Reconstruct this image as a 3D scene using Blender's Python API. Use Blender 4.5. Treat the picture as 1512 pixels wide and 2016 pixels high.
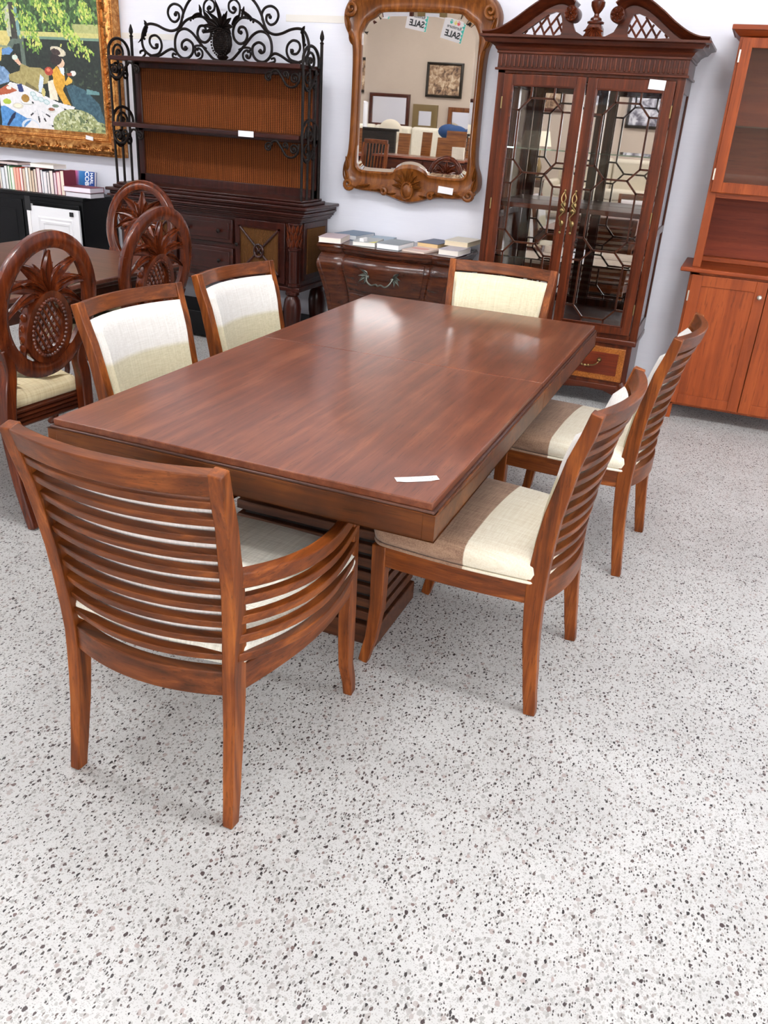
import bpy, bmesh, math, random
import numpy as np
from mathutils import Vector, Matrix
random.seed(7)
PI=math.pi; R=math.radians
scene=bpy.context.scene
for o in list(bpy.data.objects): bpy.data.objects.remove(o)
COL=scene.collection
# ---------------------------------------------------------------- camera
YAW,PITCH,ROLL,FPX=-0.365239,0.441781,0.066498,1651.86
fw=Vector((math.sin(YAW)*math.cos(PITCH),math.cos(YAW)*math.cos(PITCH),-math.sin(PITCH)))
r0=Vector((math.cos(YAW),-math.sin(YAW),0)); u0=r0.cross(fw)
rr=math.cos(ROLL)*r0+math.sin(ROLL)*u0; uu=-math.sin(ROLL)*r0+math.cos(ROLL)*u0
cd=bpy.data.cameras.new('camera'); cam=bpy.data.objects.new('camera',cd); COL.objects.link(cam)
mw=Matrix.Identity(4)
for i in range(3): mw[i][0]=rr[i]; mw[i][1]=uu[i]; mw[i][2]=-fw[i]
mw[0][3],mw[1][3],mw[2][3]=0,0,1.53
cam.matrix_world=mw; cd.sensor_fit='HORIZONTAL'; cd.sensor_width=36; cd.lens=FPX/1512*36; cd.clip_start=.02; cd.clip_end=100
scene.camera=cam
# ---------------------------------------------------------------- world, lights, exposure
scene.view_settings.view_transform='Standard'; scene.view_settings.look='None'
scene.view_settings.gamma=1; scene.view_settings.use_curve_mapping=False
scene.view_settings.exposure=-.24
w=bpy.data.worlds.new('world'); scene.world=w; w.use_nodes=True
w.node_tree.nodes['Background'].inputs[0].default_value=(.82,.9,1,1)
w.node_tree.nodes['Background'].inputs[1].default_value=1.0
def area(name,loc,rot,sx,sy,power,col=(1,1,1)):
    l=bpy.data.lights.new(name,'AREA'); l.shape='RECTANGLE'; l.size=sx; l.size_y=sy; l.energy=power; l.color=col
    o=bpy.data.objects.new(name,l); COL.objects.link(o); o.location=loc; o.rotation_euler=rot; return o
CEIL=3.9
ROWS=((1.9,62,(-7.4,-5.2,-2.2,.4,2.8)),(.5,14,(-6.6,-.9,1.8)),(-5.0,74,(-6.6,-3.6,-.9,1.8)))   # y, radiance, x of the tubes
TUBES=[(x,y,p) for y,p,xs in ROWS for x in xs]
# daylight through the shop windows on the right-hand wall and behind the camera
area('window_daylight',(5.2,1.2,1.9),(0,R(90),0),2.4,5.0,90,(.86,.94,1))
area('window_daylight',(3.5,-7.8,1.9),(R(90),0,0),3.0,2.4,520,(.93,.97,1))
# ---------------------------------------------------------------- materials
def lin(c): return tuple(((v/255)/12.92 if v/255<=.04045 else ((v/255+.055)/1.055)**2.4) for v in c)+(1,)
class NT:
    def __init__(s,name,rough=.5,**kw):
        s.m=bpy.data.materials.new(name); s.m.use_nodes=True; s.t=s.m.node_tree; s.n=s.t.nodes; s.b=s.n['Principled BSDF']
        s.b.inputs['Roughness'].default_value=rough
        for k,v in kw.items(): s.b.inputs[k].default_value=v
    def new(s,t,**kw):
        n=s.n.new(t)
        for k,v in kw.items():
            if hasattr(n,k): setattr(n,k,v)
            else: n.inputs[k].default_value=v
        return n
    def l(s,a,b): s.t.links.new(a,b)
    def coord(s,scale=(1,1,1),rot=(0,0,0)):
        tc=s.new('ShaderNodeTexCoord'); mp=s.new('ShaderNodeMapping'); mp.inputs['Scale'].default_value=scale; mp.inputs['Rotation'].default_value=rot
        s.l(tc.outputs['Object'],mp.inputs['Vector']); return mp.outputs['Vector']
    def noise(s,vec,scale,detail=4,rough=.55,dist=0):
        n=s.new('ShaderNodeTexNoise'); s.l(vec,n.inputs['Vector']); n.inputs['Scale'].default_value=scale; n.inputs['Detail'].default_value=detail
        n.inputs['Roughness'].default_value=rough; n.inputs['Distortion'].default_value=dist; return n.outputs['Fac']
    def ramp(s,fac,stops):
        n=s.new('ShaderNodeValToRGB'); s.l(fac,n.inputs['Fac']); e=n.color_ramp.elements
        while len(e)<len(stops): e.new(.5)
        for i,(p,c) in enumerate(stops): e[i].position=p; e[i].color=c if len(c)==4 else lin(c)
        return n.outputs['Color']
    def mix(s,a,b,fac,mode='MIX'):
        n=s.new('ShaderNodeMix'); n.data_type='RGBA'; n.blend_type=mode
        for v,k in ((a,6),(b,7),(fac,0)):
            if hasattr(v,'is_output'): s.l(v,n.inputs[k])
            else: n.inputs[k].default_value=v
        return n.outputs[2]
    def math(s,op,a,b=None,clamp=False):
        n=s.new('ShaderNodeMath'); n.operation=op; n.use_clamp=clamp
        for i,v in enumerate((a,b)):
            if v is None: continue
            if hasattr(v,'is_output'): s.l(v,n.inputs[i])
            else: n.inputs[i].default_value=v
        return n.outputs[0]
    def bump(s,h,strength=.3,dist=.002):
        n=s.new('ShaderNodeBump'); n.inputs['Strength'].default_value=strength; n.inputs['Distance'].default_value=dist
        s.l(h,n.inputs['Height']); s.l(n.outputs['Normal'],s.b.inputs['Normal'])
def flat(name,c,rough=.5,**kw):
    k=NT(name,rough,**kw); k.b.inputs['Base Color'].default_value=lin(c); return k.m
def wood(name,dark,mid,light,axis='x',rough=.36,coat=.35,scale=1.0,coatr=.18,fig=.5):
    k=NT(name,rough); k.b.inputs['Specular IOR Level'].default_value=.22; coat*=.4; k.b.inputs['Coat Weight'].default_value=coat; k.b.inputs['Coat Roughness'].default_value=coatr
    st={'x':(1.2,22,22),'y':(22,1.2,22),'z':(22,22,1.2)}[axis]; scale=scale*1.35
    v=k.coord(tuple(a*scale for a in st)); f=k.noise(v,1.4,6,.62,.25)
    v2=k.coord((2.2*scale,)*3); g=k.noise(v2,1.6,3,.5,.6)
    v3=k.coord(tuple(a*scale*5 for a in st)); h=k.noise(v3,1.6,2,.5)
    a=k.math('ADD',k.math('MULTIPLY',f,1-fig*.5),k.math('MULTIPLY',g,fig*.5))
    col=k.ramp(a,[(.30,dark),(.5,mid),(.70,light)])
    col=k.mix(col,lin([c*.55 for c in dark]),k.math('MULTIPLY',k.math('LESS_THAN',h,.36),.35))
    k.l(col,k.b.inputs['Base Color']); k.bump(h,.08,.001)
    return k.m
def linen(name,c1,c2,split=None,c3=None,c4=None,blend=.008,bump=.35,sc=1.0):
    # woven slub cloth; split=(axis,position) gives the second dyed band of the cloth
    k=NT(name,.92); k.b.inputs['Sheen Weight'].default_value=.15
    a=k.noise(k.coord((9*sc,260*sc,260*sc)),1,3,.6); b=k.noise(k.coord((260*sc,9*sc,9*sc)),1,3,.6)
    t=k.math('ADD',k.math('MULTIPLY',a,.5),k.math('MULTIPLY',b,.5))
    col=k.ramp(t,[(.36,c1),(.62,c2)])
    if split:
        ax,pos=split; tc=k.new('ShaderNodeTexCoord'); sp=k.new('ShaderNodeSeparateXYZ'); k.l(tc.outputs['Object'],sp.inputs[0])
        mr=k.new('ShaderNodeMapRange'); k.l(sp.outputs[ax],mr.inputs[0]); mr.inputs[1].default_value=pos-blend; mr.inputs[2].default_value=pos+blend
        col2=k.ramp(t,[(.36,c3),(.62,c4)]); col=k.mix(col,col2,mr.outputs[0])
    k.l(col,k.b.inputs['Base Color']); k.bump(t,bump,.0015); return k.m
M={}
M['chair']=wood('chair_wood',(58,25,7),(114,56,18),(164,92,36),'z',.4,.3)
M['chairx']=wood('chair_rail_wood',(52,24,7),(98,48,16),(144,78,32),'x',.4,.3)
M['chairy']=wood('chair_side_wood',(54,24,7),(108,52,17),(156,86,34),'y',.4,.3)
M['table']=wood('table_top_wood',(76,36,18),(104,54,32),(134,78,50),'y',.30,.75,.8,.12,.7)
M['apron']=wood('table_apron_wood',(38,17,5),(78,38,11),(122,68,24),'x',.42,.2,.8,.18,1.1)
M['lip']=wood('table_lip_wood',(44,22,14),(62,32,20),(84,46,28),'x',.34,.4)
M['slat']=wood('pedestal_slat_wood',(50,27,17),(80,45,28),(104,62,38),'x',.42,.2)
M['mahog']=wood('mahogany_wood',(42,15,7),(78,32,14),(110,50,23),'z',.3,.5)
M['mahogx']=wood('mahogany_rail_wood',(42,15,7),(72,29,14),(98,45,21),'x',.3,.5)
M['pine']=wood('carved_chair_wood',(46,16,6),(84,33,12),(126,56,22),'z',.27,.9)
M['hutch']=wood('hutch_wood',(28,9,6),(46,16,10),(66,25,15),'x',.3,.45)
M['hutchz']=wood('hutch_post_wood',(28,9,6),(48,17,11),(70,27,16),'z',.3,.45)
M['cherry']=wood('cherry_wood',(108,44,12),(132,58,20),(152,72,28),'z',.45,.15,.6)
M['cherryx']=wood('cherry_rail_wood',(104,42,12),(128,54,20),(148,68,28),'x',.45,.15,.6)
M['niche']=wood('cherry_back_wood',(98,36,16),(118,46,22),(134,58,28),'x',.5,.1,.6)
M['mirrorwood']=wood('mirror_frame_wood',(66,32,9),(110,60,20),(146,88,36),'z',.33,.4)
M['mirrorwoodx']=wood('mirror_rail_wood',(86,44,14),(132,76,28),(164,104,48),'x',.33,.4)
M['chest']=wood('chest_wood',(34,14,7),(64,28,13),(92,44,20),'x',.24,1.3)
M['t2']=wood('left_table_wood',(66,36,28),(92,54,42),(114,72,56),'x',.28,.5)
M['t2d']=wood('left_table_apron_wood',(34,16,11),(56,28,18),(76,40,26),'x',.35,.4)
M['inlay']=wood('inlay_wood',(96,48,16),(138,78,30),(176,112,52),'y',.3,.4,3)
M['blk']=flat('black_paint',(5,5,6),.45,**{'Specular IOR Level':.2})
M['blackwood']=wood('black_bed_wood',(26,20,16),(40,32,24),(52,42,32),'x',.4,.2)
M['white']=flat('white_paint',(232,230,232),.45)
M['brass']=flat('aged_brass',(140,118,78),.34,Metallic=1.0)
M['pewter']=flat('pewter',(110,112,104),.4,Metallic=.9)
M['steel']=flat('brushed_steel',(205,200,190),.3,Metallic=1.0)
M['paper']=flat('paper',(236,232,232),.8)
M['cream']=linen('cream_cloth',(214,204,182),(240,232,214))
M['creamseat']=linen('cream_ribbed_cloth',(206,200,184),(240,236,222),bump=.6)
M['whitepad']=linen('cream_back_cloth',(224,214,206),(244,236,230))
M['padband']=linen('banded_back_cloth',(188,178,146),(210,201,172),('Z',.725),(212,206,198),(230,226,220))
M['seatband']=linen('banded_seat_cloth',(222,208,182),(240,232,212),('Y',-.02),(126,94,74),(170,136,110),blend=.0015)
M['seatband2']=linen('banded_seat_cloth',(222,208,182),(240,232,212),('Y',.06),(126,94,74),(170,136,110),blend=.0015)
M['goldseat']=linen('gold_cloth',(212,190,142),(240,224,184),bump=.6,sc=.5)
M['taupe']=flat('beige_upholstery',(214,202,180),.9)
M['blue']=flat('blue_velvet',(30,66,112),.8)
def rattan(name,a,b,n=110):
    k=NT(name,.75); k.b.inputs['Specular IOR Level'].default_value=.12; v=k.coord((1,1,1)); sp=k.new('ShaderNodeSeparateXYZ'); k.l(v,sp.inputs[0])
    sx=k.math('SINE',k.math('MULTIPLY',sp.outputs[0],n*6.283)); sz=k.math('SINE',k.math('ADD',k.math('MULTIPLY',sp.outputs[2],n*1.6*6.283),k.math('MULTIPLY',sx,1.6)))
    t=k.math('ADD',k.math('MULTIPLY',k.math('ADD',sx,1),.3),k.math('MULTIPLY',k.math('ADD',sz,1),.2))
    nz=k.noise(k.coord((60,60,4)),1,3); t=k.math('MULTIPLY',t,k.math('ADD',nz,.5))
    k.l(k.ramp(t,[(.05,a),(.75,b)]),k.b.inputs['Base Color']); k.bump(t,.6,.002); return k.m
M['rattan']=rattan('woven_rattan',(42,16,5),(116,60,22),62)
M['rattan2']=rattan('woven_rattan_door',(34,17,7),(98,62,27),90)
def glassmat(name,tint,ior=1.5,boost=1.0,rough=.01):
    m=bpy.data.materials.new(name); m.use_nodes=True; t=m.node_tree; t.nodes.clear()
    o=t.nodes.new('ShaderNodeOutputMaterial'); mx=t.nodes.new('ShaderNodeMixShader'); tr=t.nodes.new('ShaderNodeBsdfTransparent'); gl=t.nodes.new('ShaderNodeBsdfGlossy')
    fr=t.nodes.new('ShaderNodeFresnel'); fr.inputs[0].default_value=ior; mu=t.nodes.new('ShaderNodeMath'); mu.operation='MULTIPLY'; mu.inputs[1].default_value=boost; mu.use_clamp=True
    tr.inputs[0].default_value=tint; gl.inputs['Roughness'].default_value=rough; gl.inputs[0].default_value=(.95,.95,.95,1)
    t.links.new(fr.outputs[0],mu.inputs[0]); t.links.new(mu.outputs[0],mx.inputs[0]); t.links.new(tr.outputs[0],mx.inputs[1]); t.links.new(gl.outputs[0],mx.inputs[2]); t.links.new(mx.outputs[0],o.inputs[0]); return m
M['glass']=glassmat('clear_glass',(.96,.965,.965,1),1.45,.8)
M['shelfglass']=glassmat('shelf_glass',(.78,.9,.86,1),1.5,1.8)
M['muntin']=wood('muntin_wood',(30,12,6),(54,24,12),(78,38,20),'z',.3,.5)
M['mirror']=flat('silvered_mirror',(232,230,228),.01,Metallic=1.0)
M['darkmirror']=flat('cabinet_mirror',(226,222,222),.015,Metallic=1.0)
k=NT('wrought_iron',.5); k.b.inputs['Specular IOR Level'].default_value=.14; k.l(k.ramp(k.noise(k.coord((1,1,1)),30,4),[(.35,(14,9,8)),(.7,(30,20,16))]),k.b.inputs['Base Color']); k.bump(k.noise(k.coord((1,1,1)),160,2),.25,.002); M['iron']=k.m
k=NT('gilded_wood',.30,Metallic=.75); k.l(k.ramp(k.noise(k.coord((1,1,1)),26,5,.7),[(.30,(110,62,26)),(.5,(176,116,56)),(.70,(222,176,110))]),k.b.inputs['Base Color']); k.bump(k.noise(k.coord((1,1,1)),110,3),.5,.004); M['gilt']=k.m
def wallmat(name,c1,c2):
    k=NT(name,.75); g=k.noise(k.coord((1,1,1)),1.2,3); f=k.noise(k.coord((3,3,40)),3,4)
    k.l(k.ramp(k.math('ADD',k.math('MULTIPLY',g,.7),k.math('MULTIPLY',f,.3)),[(.3,c1),(.7,c2)]),k.b.inputs['Base Color']); k.bump(f,.1,.002); return k.m
M['wall']=wallmat('painted_wall',(224,223,232),(232,231,238)); M['walltan']=wallmat('tan_wall',(196,178,160),(206,188,170)); M['ceil']=wallmat('ceiling_paint',(226,224,222),(236,234,232))
# terrazzo: chips of several sizes scattered in a pale matrix
k=NT('terrazzo',.34); k.b.inputs['Specular IOR Level'].default_value=.35
base=k.ramp(k.noise(k.coord((1,1,1)),5,4),[(.3,(190,188,185)),(.7,(204,202,199))])
def chips(base,scale,frac,lo,hi,stops,stretch=(1,1,1),off=0,warp=.25,op=1.0):
    tc=k.new('ShaderNodeTexCoord'); mp=k.new('ShaderNodeMapping'); mp.inputs['Scale'].default_value=stretch; mp.inputs['Location'].default_value=(off,off*.7,0); mp.inputs['Rotation'].default_value=(0,0,off)
    k.l(tc.outputs['Object'],mp.inputs[0])
    nz=k.new('ShaderNodeTexNoise'); nz.inputs['Scale'].default_value=scale*1.3; nz.inputs['Detail'].default_value=1; k.l(mp.outputs[0],nz.inputs['Vector'])
    ad=k.new('ShaderNodeVectorMath'); ad.operation='MULTIPLY_ADD'; k.l(nz.outputs['Color'],ad.inputs[0]); ad.inputs[1].default_value=(warp*2/scale,)*3; k.l(mp.outputs[0],ad.inputs[2])
    vo=k.new('ShaderNodeTexVoronoi'); vo.voronoi_dimensions='2D'; vo.inputs['Scale'].default_value=scale; k.l(ad.outputs[0],vo.inputs['Vector'])
    sp=k.new('ShaderNodeSeparateColor'); k.l(vo.outputs['Color'],sp.inputs[0])
    th=k.math('ADD',k.math('MULTIPLY',sp.outputs[1],hi-lo),lo)
    m=k.math('MULTIPLY',k.math('LESS_THAN',vo.outputs['Distance'],th),k.math('LESS_THAN',sp.outputs[0],frac))
    c=k.ramp(sp.outputs[2],stops)
    return k.mix(base,c,k.math('MULTIPLY',m,op))
G=[(0,(150,147,143)),(.5,(176,173,169)),(1,(160,155,151))]
c=chips(base,230,.5,.2,.45,G,(1,1.3,1),.3,.2,.8)
c=chips(c,120,.42,.2,.42,[(0,(142,139,135)),(.5,(172,169,165)),(1,(158,149,143))],(1,.7,1),1.1,.25,.85)
c=chips(c,62,.22,.18,.36,[(0,(150,147,143)),(.5,(168,161,157)),(1,(160,140,134))],(1,.8,1),2.2,.25,.8)
c=chips(c,200,.17,.2,.42,[(0,(48,42,42)),(.5,(92,86,84)),(1,(120,110,106))],(1,.6,1),2.9,.3)
c=chips(c,112,.12,.18,.36,[(0,(42,38,38)),(.5,(66,60,58)),(1,(98,84,80))],(1,.62,1),.8,.3)
c=chips(c,74,.06,.15,.34,[(0,(52,44,44)),(.5,(78,66,66)),(1,(132,112,108))],(1,.8,1),4.1,.25)
k.l(c,k.b.inputs['Base Color']); M['floor']=k.m
# ---------------------------------------------------------------- mesh helpers
class MB:
    def __init__(s): s.b=bmesh.new(); s.mats=[]; s.cur=0
    def box(s,x0,x1,y0,y1,z0,z1,taper=None):
        v=[s.b.verts.new((x,y,z)) for z in (z0,z1) for y in (y0,y1) for x in (x0,x1)]
        for f in ((0,2,3,1),(4,5,7,6),(0,1,5,4),(2,6,7,3),(0,4,6,2),(1,3,7,5)): s.b.faces.new([v[i] for i in f])
        return s
    def obox(s,c,size,mat):
        h=[a/2 for a in size]; v=[s.b.verts.new(Vector(c)+mat@Vector((x*h[0],y*h[1],z*h[2]))) for z in (-1,1) for y in (-1,1) for x in (-1,1)]
        for f in ((0,2,3,1),(4,5,7,6),(0,1,5,4),(2,6,7,3),(0,4,6,2),(1,3,7,5)): s.b.faces.new([v[i] for i in f])
        return s
    def loft(s,rings,closed=False,caps=True,cyc=True):
        R_=[[s.b.verts.new(p) for p in r] for r in rings]; n=len(R_[0]); m=len(R_)
        for i in range(m if closed else m-1):
            a,b=R_[i],R_[(i+1)%m]
            for j in range(n if cyc else n-1):
                jj=(j+1)%n
                try: s.b.faces.new((a[j],a[jj],b[jj],b[j]))
                except ValueError: pass
        if caps and not closed and cyc:
            for r in (R_[0][::-1],R_[-1]):
                try: s.b.faces.new(r)
                except ValueError: pass
        return s
    def tube(s,pts,r,n=8,closed=False,caps=True):
        pts=[Vector(p) for p in pts]; m=len(pts); rs=r if isinstance(r,(list,tuple)) else [r]*m
        rings=[]; prev=None
        for i,p in enumerate(pts):
            a=pts[(i-1)%m] if (closed or i>0) else p; b=pts[(i+1)%m] if (closed or i<m-1) else p
            t=(b-a); t=t.normalized() if t.length>1e-9 else Vector((0,0,1))
            if prev is None:
                ref=Vector((0,0,1)) if abs(t.z)<.9 else Vector((1,0,0)); u=t.cross(ref).normalized()
            else: u=(prev-t*prev.dot(t)); u=u.normalized() if u.length>1e-6 else t.orthogonal().normalized()
            v=t.cross(u); prev=u
            rings.append([p+rs[i]*(math.cos(2*PI*j/n)*u+math.sin(2*PI*j/n)*v) for j in range(n)])
        return s.loft(rings,closed,caps)
    def bar(s,pts,w,h,side=None,closed=False):
        # rectangular section swept along pts; w along the side direction, h across it
        pts=[Vector(p) for p in pts]; m=len(pts); ws=w if isinstance(w,(list,tuple)) else [w]*m; hs=h if isinstance(h,(list,tuple)) else [h]*m; rings=[]
        for i,p in enumerate(pts):
            a=pts[(i-1)%m] if (closed or i>0) else p; b=pts[(i+1)%m] if (closed or i<m-1) else p
            t=(b-a).normalized(); sd=Vector(side(i) if callable(side) else side); sd=(sd-t*sd.dot(t)).normalized(); o=t.cross(sd)
            rings.append([p+sd*ws[i]/2*x+o*hs[i]/2*y for x,y in ((-1,-1),(1,-1),(1,1),(-1,1))])
        return s.loft(rings,closed)
    def lathe(s,prof,n=20,c=(0,0,0),axis='z',sx=1,sy=1):
        c=Vector(c); rings=[]
        for r,z in prof:
            ring=[]
            for j in range(n):
                a=2*PI*j/n; x,y=r*math.cos(a)*sx,r*math.sin(a)*sy
                ring.append(c+Vector({'z':(x,y,z),'y':(x,-z,y),'x':(z,x,y)}[axis]))
            rings.append(ring)
        return s.loft(rings)
    def prism(s,poly,a,b,plane='xz'):
        mk={'xz':lambda p,d:(p[0],d,p[1]),'xy':lambda p,d:(p[0],p[1],d),'yz':lambda p,d:(d,p[0],p[1])}[plane]
        A=[s.b.verts.new(mk(p,a)) for p in poly]; B=[s.b.verts.new(mk(p,b)) for p in poly]; n=len(poly)
        s.b.faces.new(A); s.b.faces.new(B[::-1])
        for i in range(n): s.b.faces.new((A[i],B[i],B[(i+1)%n],A[(i+1)%n]))
        return s
    def ring(s,inner,outer,prof,plane='xz'):
        # moulded frame between two outlines of equal point count; prof=[(t 0..1 inner->outer, height)]
        rings=[]
        for p,q in zip(inner,outer):
            ring=[]
            for t,h in prof:
                x=p[0]+(q[0]-p[0])*t; z=p[1]+(q[1]-p[1])*t
                ring.append((x,-h,z) if plane=='xz' else (x,z,h))
            rings.append(ring)
        return s.loft(rings,closed=True)
    def ball(s,c,r,sc=(1,1,1),u=10,v=6,mat=None):
        c=Vector(c); rings=[]
        for i in range(v+1):
            a=PI*i/v; rr_=max(math.sin(a),.02)*r
            ring=[Vector((rr_*math.cos(2*PI*j/u)*sc[0],rr_*math.sin(2*PI*j/u)*sc[1],-math.cos(a)*r*sc[2])) for j in range(u)]
            rings.append([c+(mat@p if mat else p) for p in ring])
        return s.loft(rings)
    def leaf(s,base,dirv,nrm,L,W,curl=0.0,thick=.006,bend=0.0,n=9,vein=True):
        # carved leaf: tapering blade with a raised midrib, curling out of its plane and bending sideways
        base=Vector(base); d=Vector(dirv).normalized(); nn=Vector(nrm).normalized(); sd=d.cross(nn).normalized(); rings=[]
        for i in range(n):
            t=i/(n-1); wv=W*(math.sin(PI*min(.02+t*.98,.985))**.7)*(1.15-.45*t)
            c=base+d*L*t*(1-.25*abs(bend)*t)+sd*bend*L*t*t+nn*curl*L*t*t
            k_=thick*(1-.6*t)
            rings.append([c-sd*wv/2-nn*k_*.3,c-sd*wv*.3+nn*k_*.55,c-sd*wv*.08+nn*k_*.2,c+nn*k_*1.2,c+sd*wv*.08+nn*k_*.2,c+sd*wv*.3+nn*k_*.55,c+sd*wv/2-nn*k_*.3,c-nn*k_*.9])
        return s.loft(rings)
    def build(s,name,mat,parent=None,bev=0,smooth=35,seg=2,loc=None,rot=None):
        bmesh.ops.remove_doubles(s.b,verts=s.b.verts,dist=1e-6)
        bmesh.ops.recalc_face_normals(s.b,faces=s.b.faces)
        me=bpy.data.meshes.new(name); s.b.to_mesh(me); s.b.free()
        me.materials.append(M[mat] if isinstance(mat,str) else mat)
        for p in me.polygons: p.use_smooth=True
        me.set_sharp_from_angle(angle=R(smooth))
        o=bpy.data.objects.new(name,me); COL.objects.link(o)
        if parent: o.parent=parent
        if loc: o.location=loc
        if rot: o.rotation_euler=rot
        if bev:
            md=o.modifiers.new('bevel','BEVEL'); md.width=bev; md.segments=seg; md.limit_method='ANGLE'; md.angle_limit=R(40); md.harden_normals=False
        return o
def catmull(P,k=6,closed=False):
    P=[Vector(p) for p in P]; n=len(P); out=[]
    for i in range(n if closed else n-1):
        g=lambda j:P[j%n] if closed else P[max(0,min(n-1,j))]
        a,b,c,d=g(i-1),g(i),g(i+1),g(i+2)
        for j in range(k):
            t=j/k; out.append(.5*((2*b)+(c-a)*t+(2*a-5*b+4*c-d)*t*t+(3*b-a-3*c+d)*t**3))
    if not closed: out.append(P[-1])
    return out
def interp(z,tab):
    if z<=tab[0][0]: return tab[0][1]
    for (a,va),(b,vb) in zip(tab,tab[1:]):
        if z<=b:
            t=(z-a)/(b-a); t=t*t*(3-2*t)*.35+t*.65; return va+(vb-va)*t
    return tab[-1][1]
def thing(name,label,cat,loc=(0,0,0),rz=0,group=None):
    o=bpy.data.objects.new(name,None); o.empty_display_size=.1; COL.objects.link(o); o.location=loc; o.rotation_euler=(0,0,rz)
    return tag(o,label,cat,group)
def tag(o,label,cat,group=None):
    o['label']=label; o['category']=cat
    if group: o['group']=group
    return o
def struct(o): o['kind']='structure'; return o
def kids(o): return [c for c in ALLK() if c.parent==o]
def ALLK(): return list(COL.objects)
def dup(root,loc,rz,label,group=None):
    allo=list(COL.objects)
    def rec(o,par):
        c=o.copy(); COL.objects.link(c)
        if par: c.parent=par
        for ch in allo:
            if ch.parent==o: rec(ch,c)
        return c
    r=rec(root,None); r.location=loc; r.rotation_euler=(0,0,rz); r['label']=label
    if group: r['group']=group
    return r
def text_mesh(name,body,size,mat,parent,loc,rot,extr=.0006,bold=0,align='CENTER',sx=1):
    cu=bpy.data.curves.new(name,'FONT'); cu.body=body; cu.size=size; cu.extrude=extr; cu.offset=bold; cu.align_x=align; cu.align_y='CENTER'
    t=bpy.data.objects.new(name+'_source',cu); COL.objects.link(t); bpy.context.view_layer.update()
    me=bpy.data.meshes.new_from_object(t.evaluated_get(bpy.context.evaluated_depsgraph_get())); bpy.data.objects.remove(t)
    me.name=name; me.materials.clear(); me.materials.append(mat); o=bpy.data.objects.new(name,me); COL.objects.link(o)
    if parent: o.parent=parent
    o.location=loc; o.rotation_euler=rot; o.scale=(sx,1,1); return o
# ---------------------------------------------------------------- room shell
WY=5.50
X0,X1,Y0,Y1=-9.0,5.4,-8.0,WY
struct(MB().box(X0-.1,X1+.1,Y0-.1,Y1+.1,-.1,0).build('floor','floor'))
struct(MB().box(X0-.1,X1+.1,Y0-.1,Y1+.1,CEIL,CEIL+.1).build('ceiling','ceil'))
struct(MB().box(X0-.1,X1+.1,WY,WY+.12,0,CEIL).build('wall_back','wall'))
struct(MB().box(X0-.12,X0,Y0,Y1,0,CEIL).build('wall_left','wall'))
mb=MB(); mb.box(X1,X1+.12,Y0,Y1,0,.7).box(X1,X1+.12,Y0,Y1,3.1,CEIL).box(X1,X1+.12,Y0,-1.5,.7,3.1).box(X1,X1+.12,3.9,Y1,.7,3.1)
struct(mb.build('wall_right','wall'))
mb=MB(); mb.box(X0,X1,Y0-.12,Y0,0,.7).box(X0,X1,Y0-.12,Y0,3.1,CEIL).box(X0,2.0,Y0-.12,Y0,.7,3.1).box(5.0,X1,Y0-.12,Y0,.7,3.1)
struct(mb.build('wall_rear','walltan'))
mb=MB()
for y in (-1.5,.3,2.1,3.86): mb.box(X1+.02,X1+.08,y,y+.05,.7,3.1)
mb.box(X1+.02,X1+.08,-1.5,3.9,.7,.75).box(X1+.02,X1+.08,-1.5,3.9,3.05,3.1)
w1=struct(mb.build('window_1','white')); 
MB().box(X1+.045,X1+.052,-1.48,3.88,.72,3.08).build('pane','glass',w1)
mb=MB()
for x in (2.0,3.0,4.0,4.95): mb.box(x,x+.05,Y0-.08,Y0-.02,.7,3.1)
mb.box(2,5,Y0-.08,Y0-.02,.7,.75).box(2,5,Y0-.08,Y0-.02,3.05,3.1)
w2=struct(mb.build('window_2','white'))
MB().box(2.02,4.98,Y0-.052,Y0-.045,.72,3.08).build('pane','glass',w2)
struct(MB().box(-4.3,-3.85,WY-.003,WY,1.90,1.935).box(-3.0,-2.5,WY-.003,WY,2.03,2.07).build('trim_1',flat('old_tape',(228,222,214),.8)))
TM={}
for yy,p,_ in ROWS:
    k=NT('fluorescent_tube',.5); k.b.inputs['Emission Color'].default_value=(.96,.98,1,1); k.b.inputs['Emission Strength'].default_value=p; TM[yy]=k.m
for x,y,p in TUBES:
    lt=thing('ceiling_light','long white fluorescent fitting on the ceiling of the showroom','ceiling light',(x,y,CEIL),0,'ceiling fluorescents')
    MB().box(-.66,.66,-.19,.19,-.1,0).build('housing','white',lt,bev=.01)
    for s in (-1,1): MB().tube([(-.62,s*.09,-.17),(.62,s*.09,-.17)],.045,10).build('tube',TM[y],lt); MB().box(s*.64-.02,s*.64+.02,-.13,.13,-.22,-.1).build('lamp_holder','white',lt)
# ---------------------------------------------------------------- dining table
TX0,TX1,TY0,TY1=-1.57,-.49,1.6,3.72
t=thing('dining_table','large rectangular dining table with reddish brown top, seam across it and slatted pedestals','table',((TX0+TX1)/2,(TY0+TY1)/2,0))
hx,hy=(TX1-TX0)/2,(TY1-TY0)/2; SY=.035
for a,b in ((-hy+.012,SY-.0008),(SY+.0008,hy-.012)):
    MB().box(-hx+.012,hx-.012,a,b,.742,.762).build('tabletop_panel','table',t,bev=.003)
MB().box(-hx+.004,hx-.004,-hy+.004,hy-.004,.728,.744).build('moulded_edge','lip',t,bev=.004)
for nm,a,b in (('apron',-hy,SY-.001),('apron',SY+.001,hy)):
    mb=MB()
    mb.box(-hx,-hx+.03,a,b,.672,.738).box(hx-.03,hx,a,b,.672,.738)
    if a<-1: mb.box(-hx,hx,-hy,-hy+.03,.672,.738)
    else: mb.box(-hx,hx,hy-.03,hy,.672,.738)
    mb.build(nm,'apron',t,bev=.002)
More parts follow.
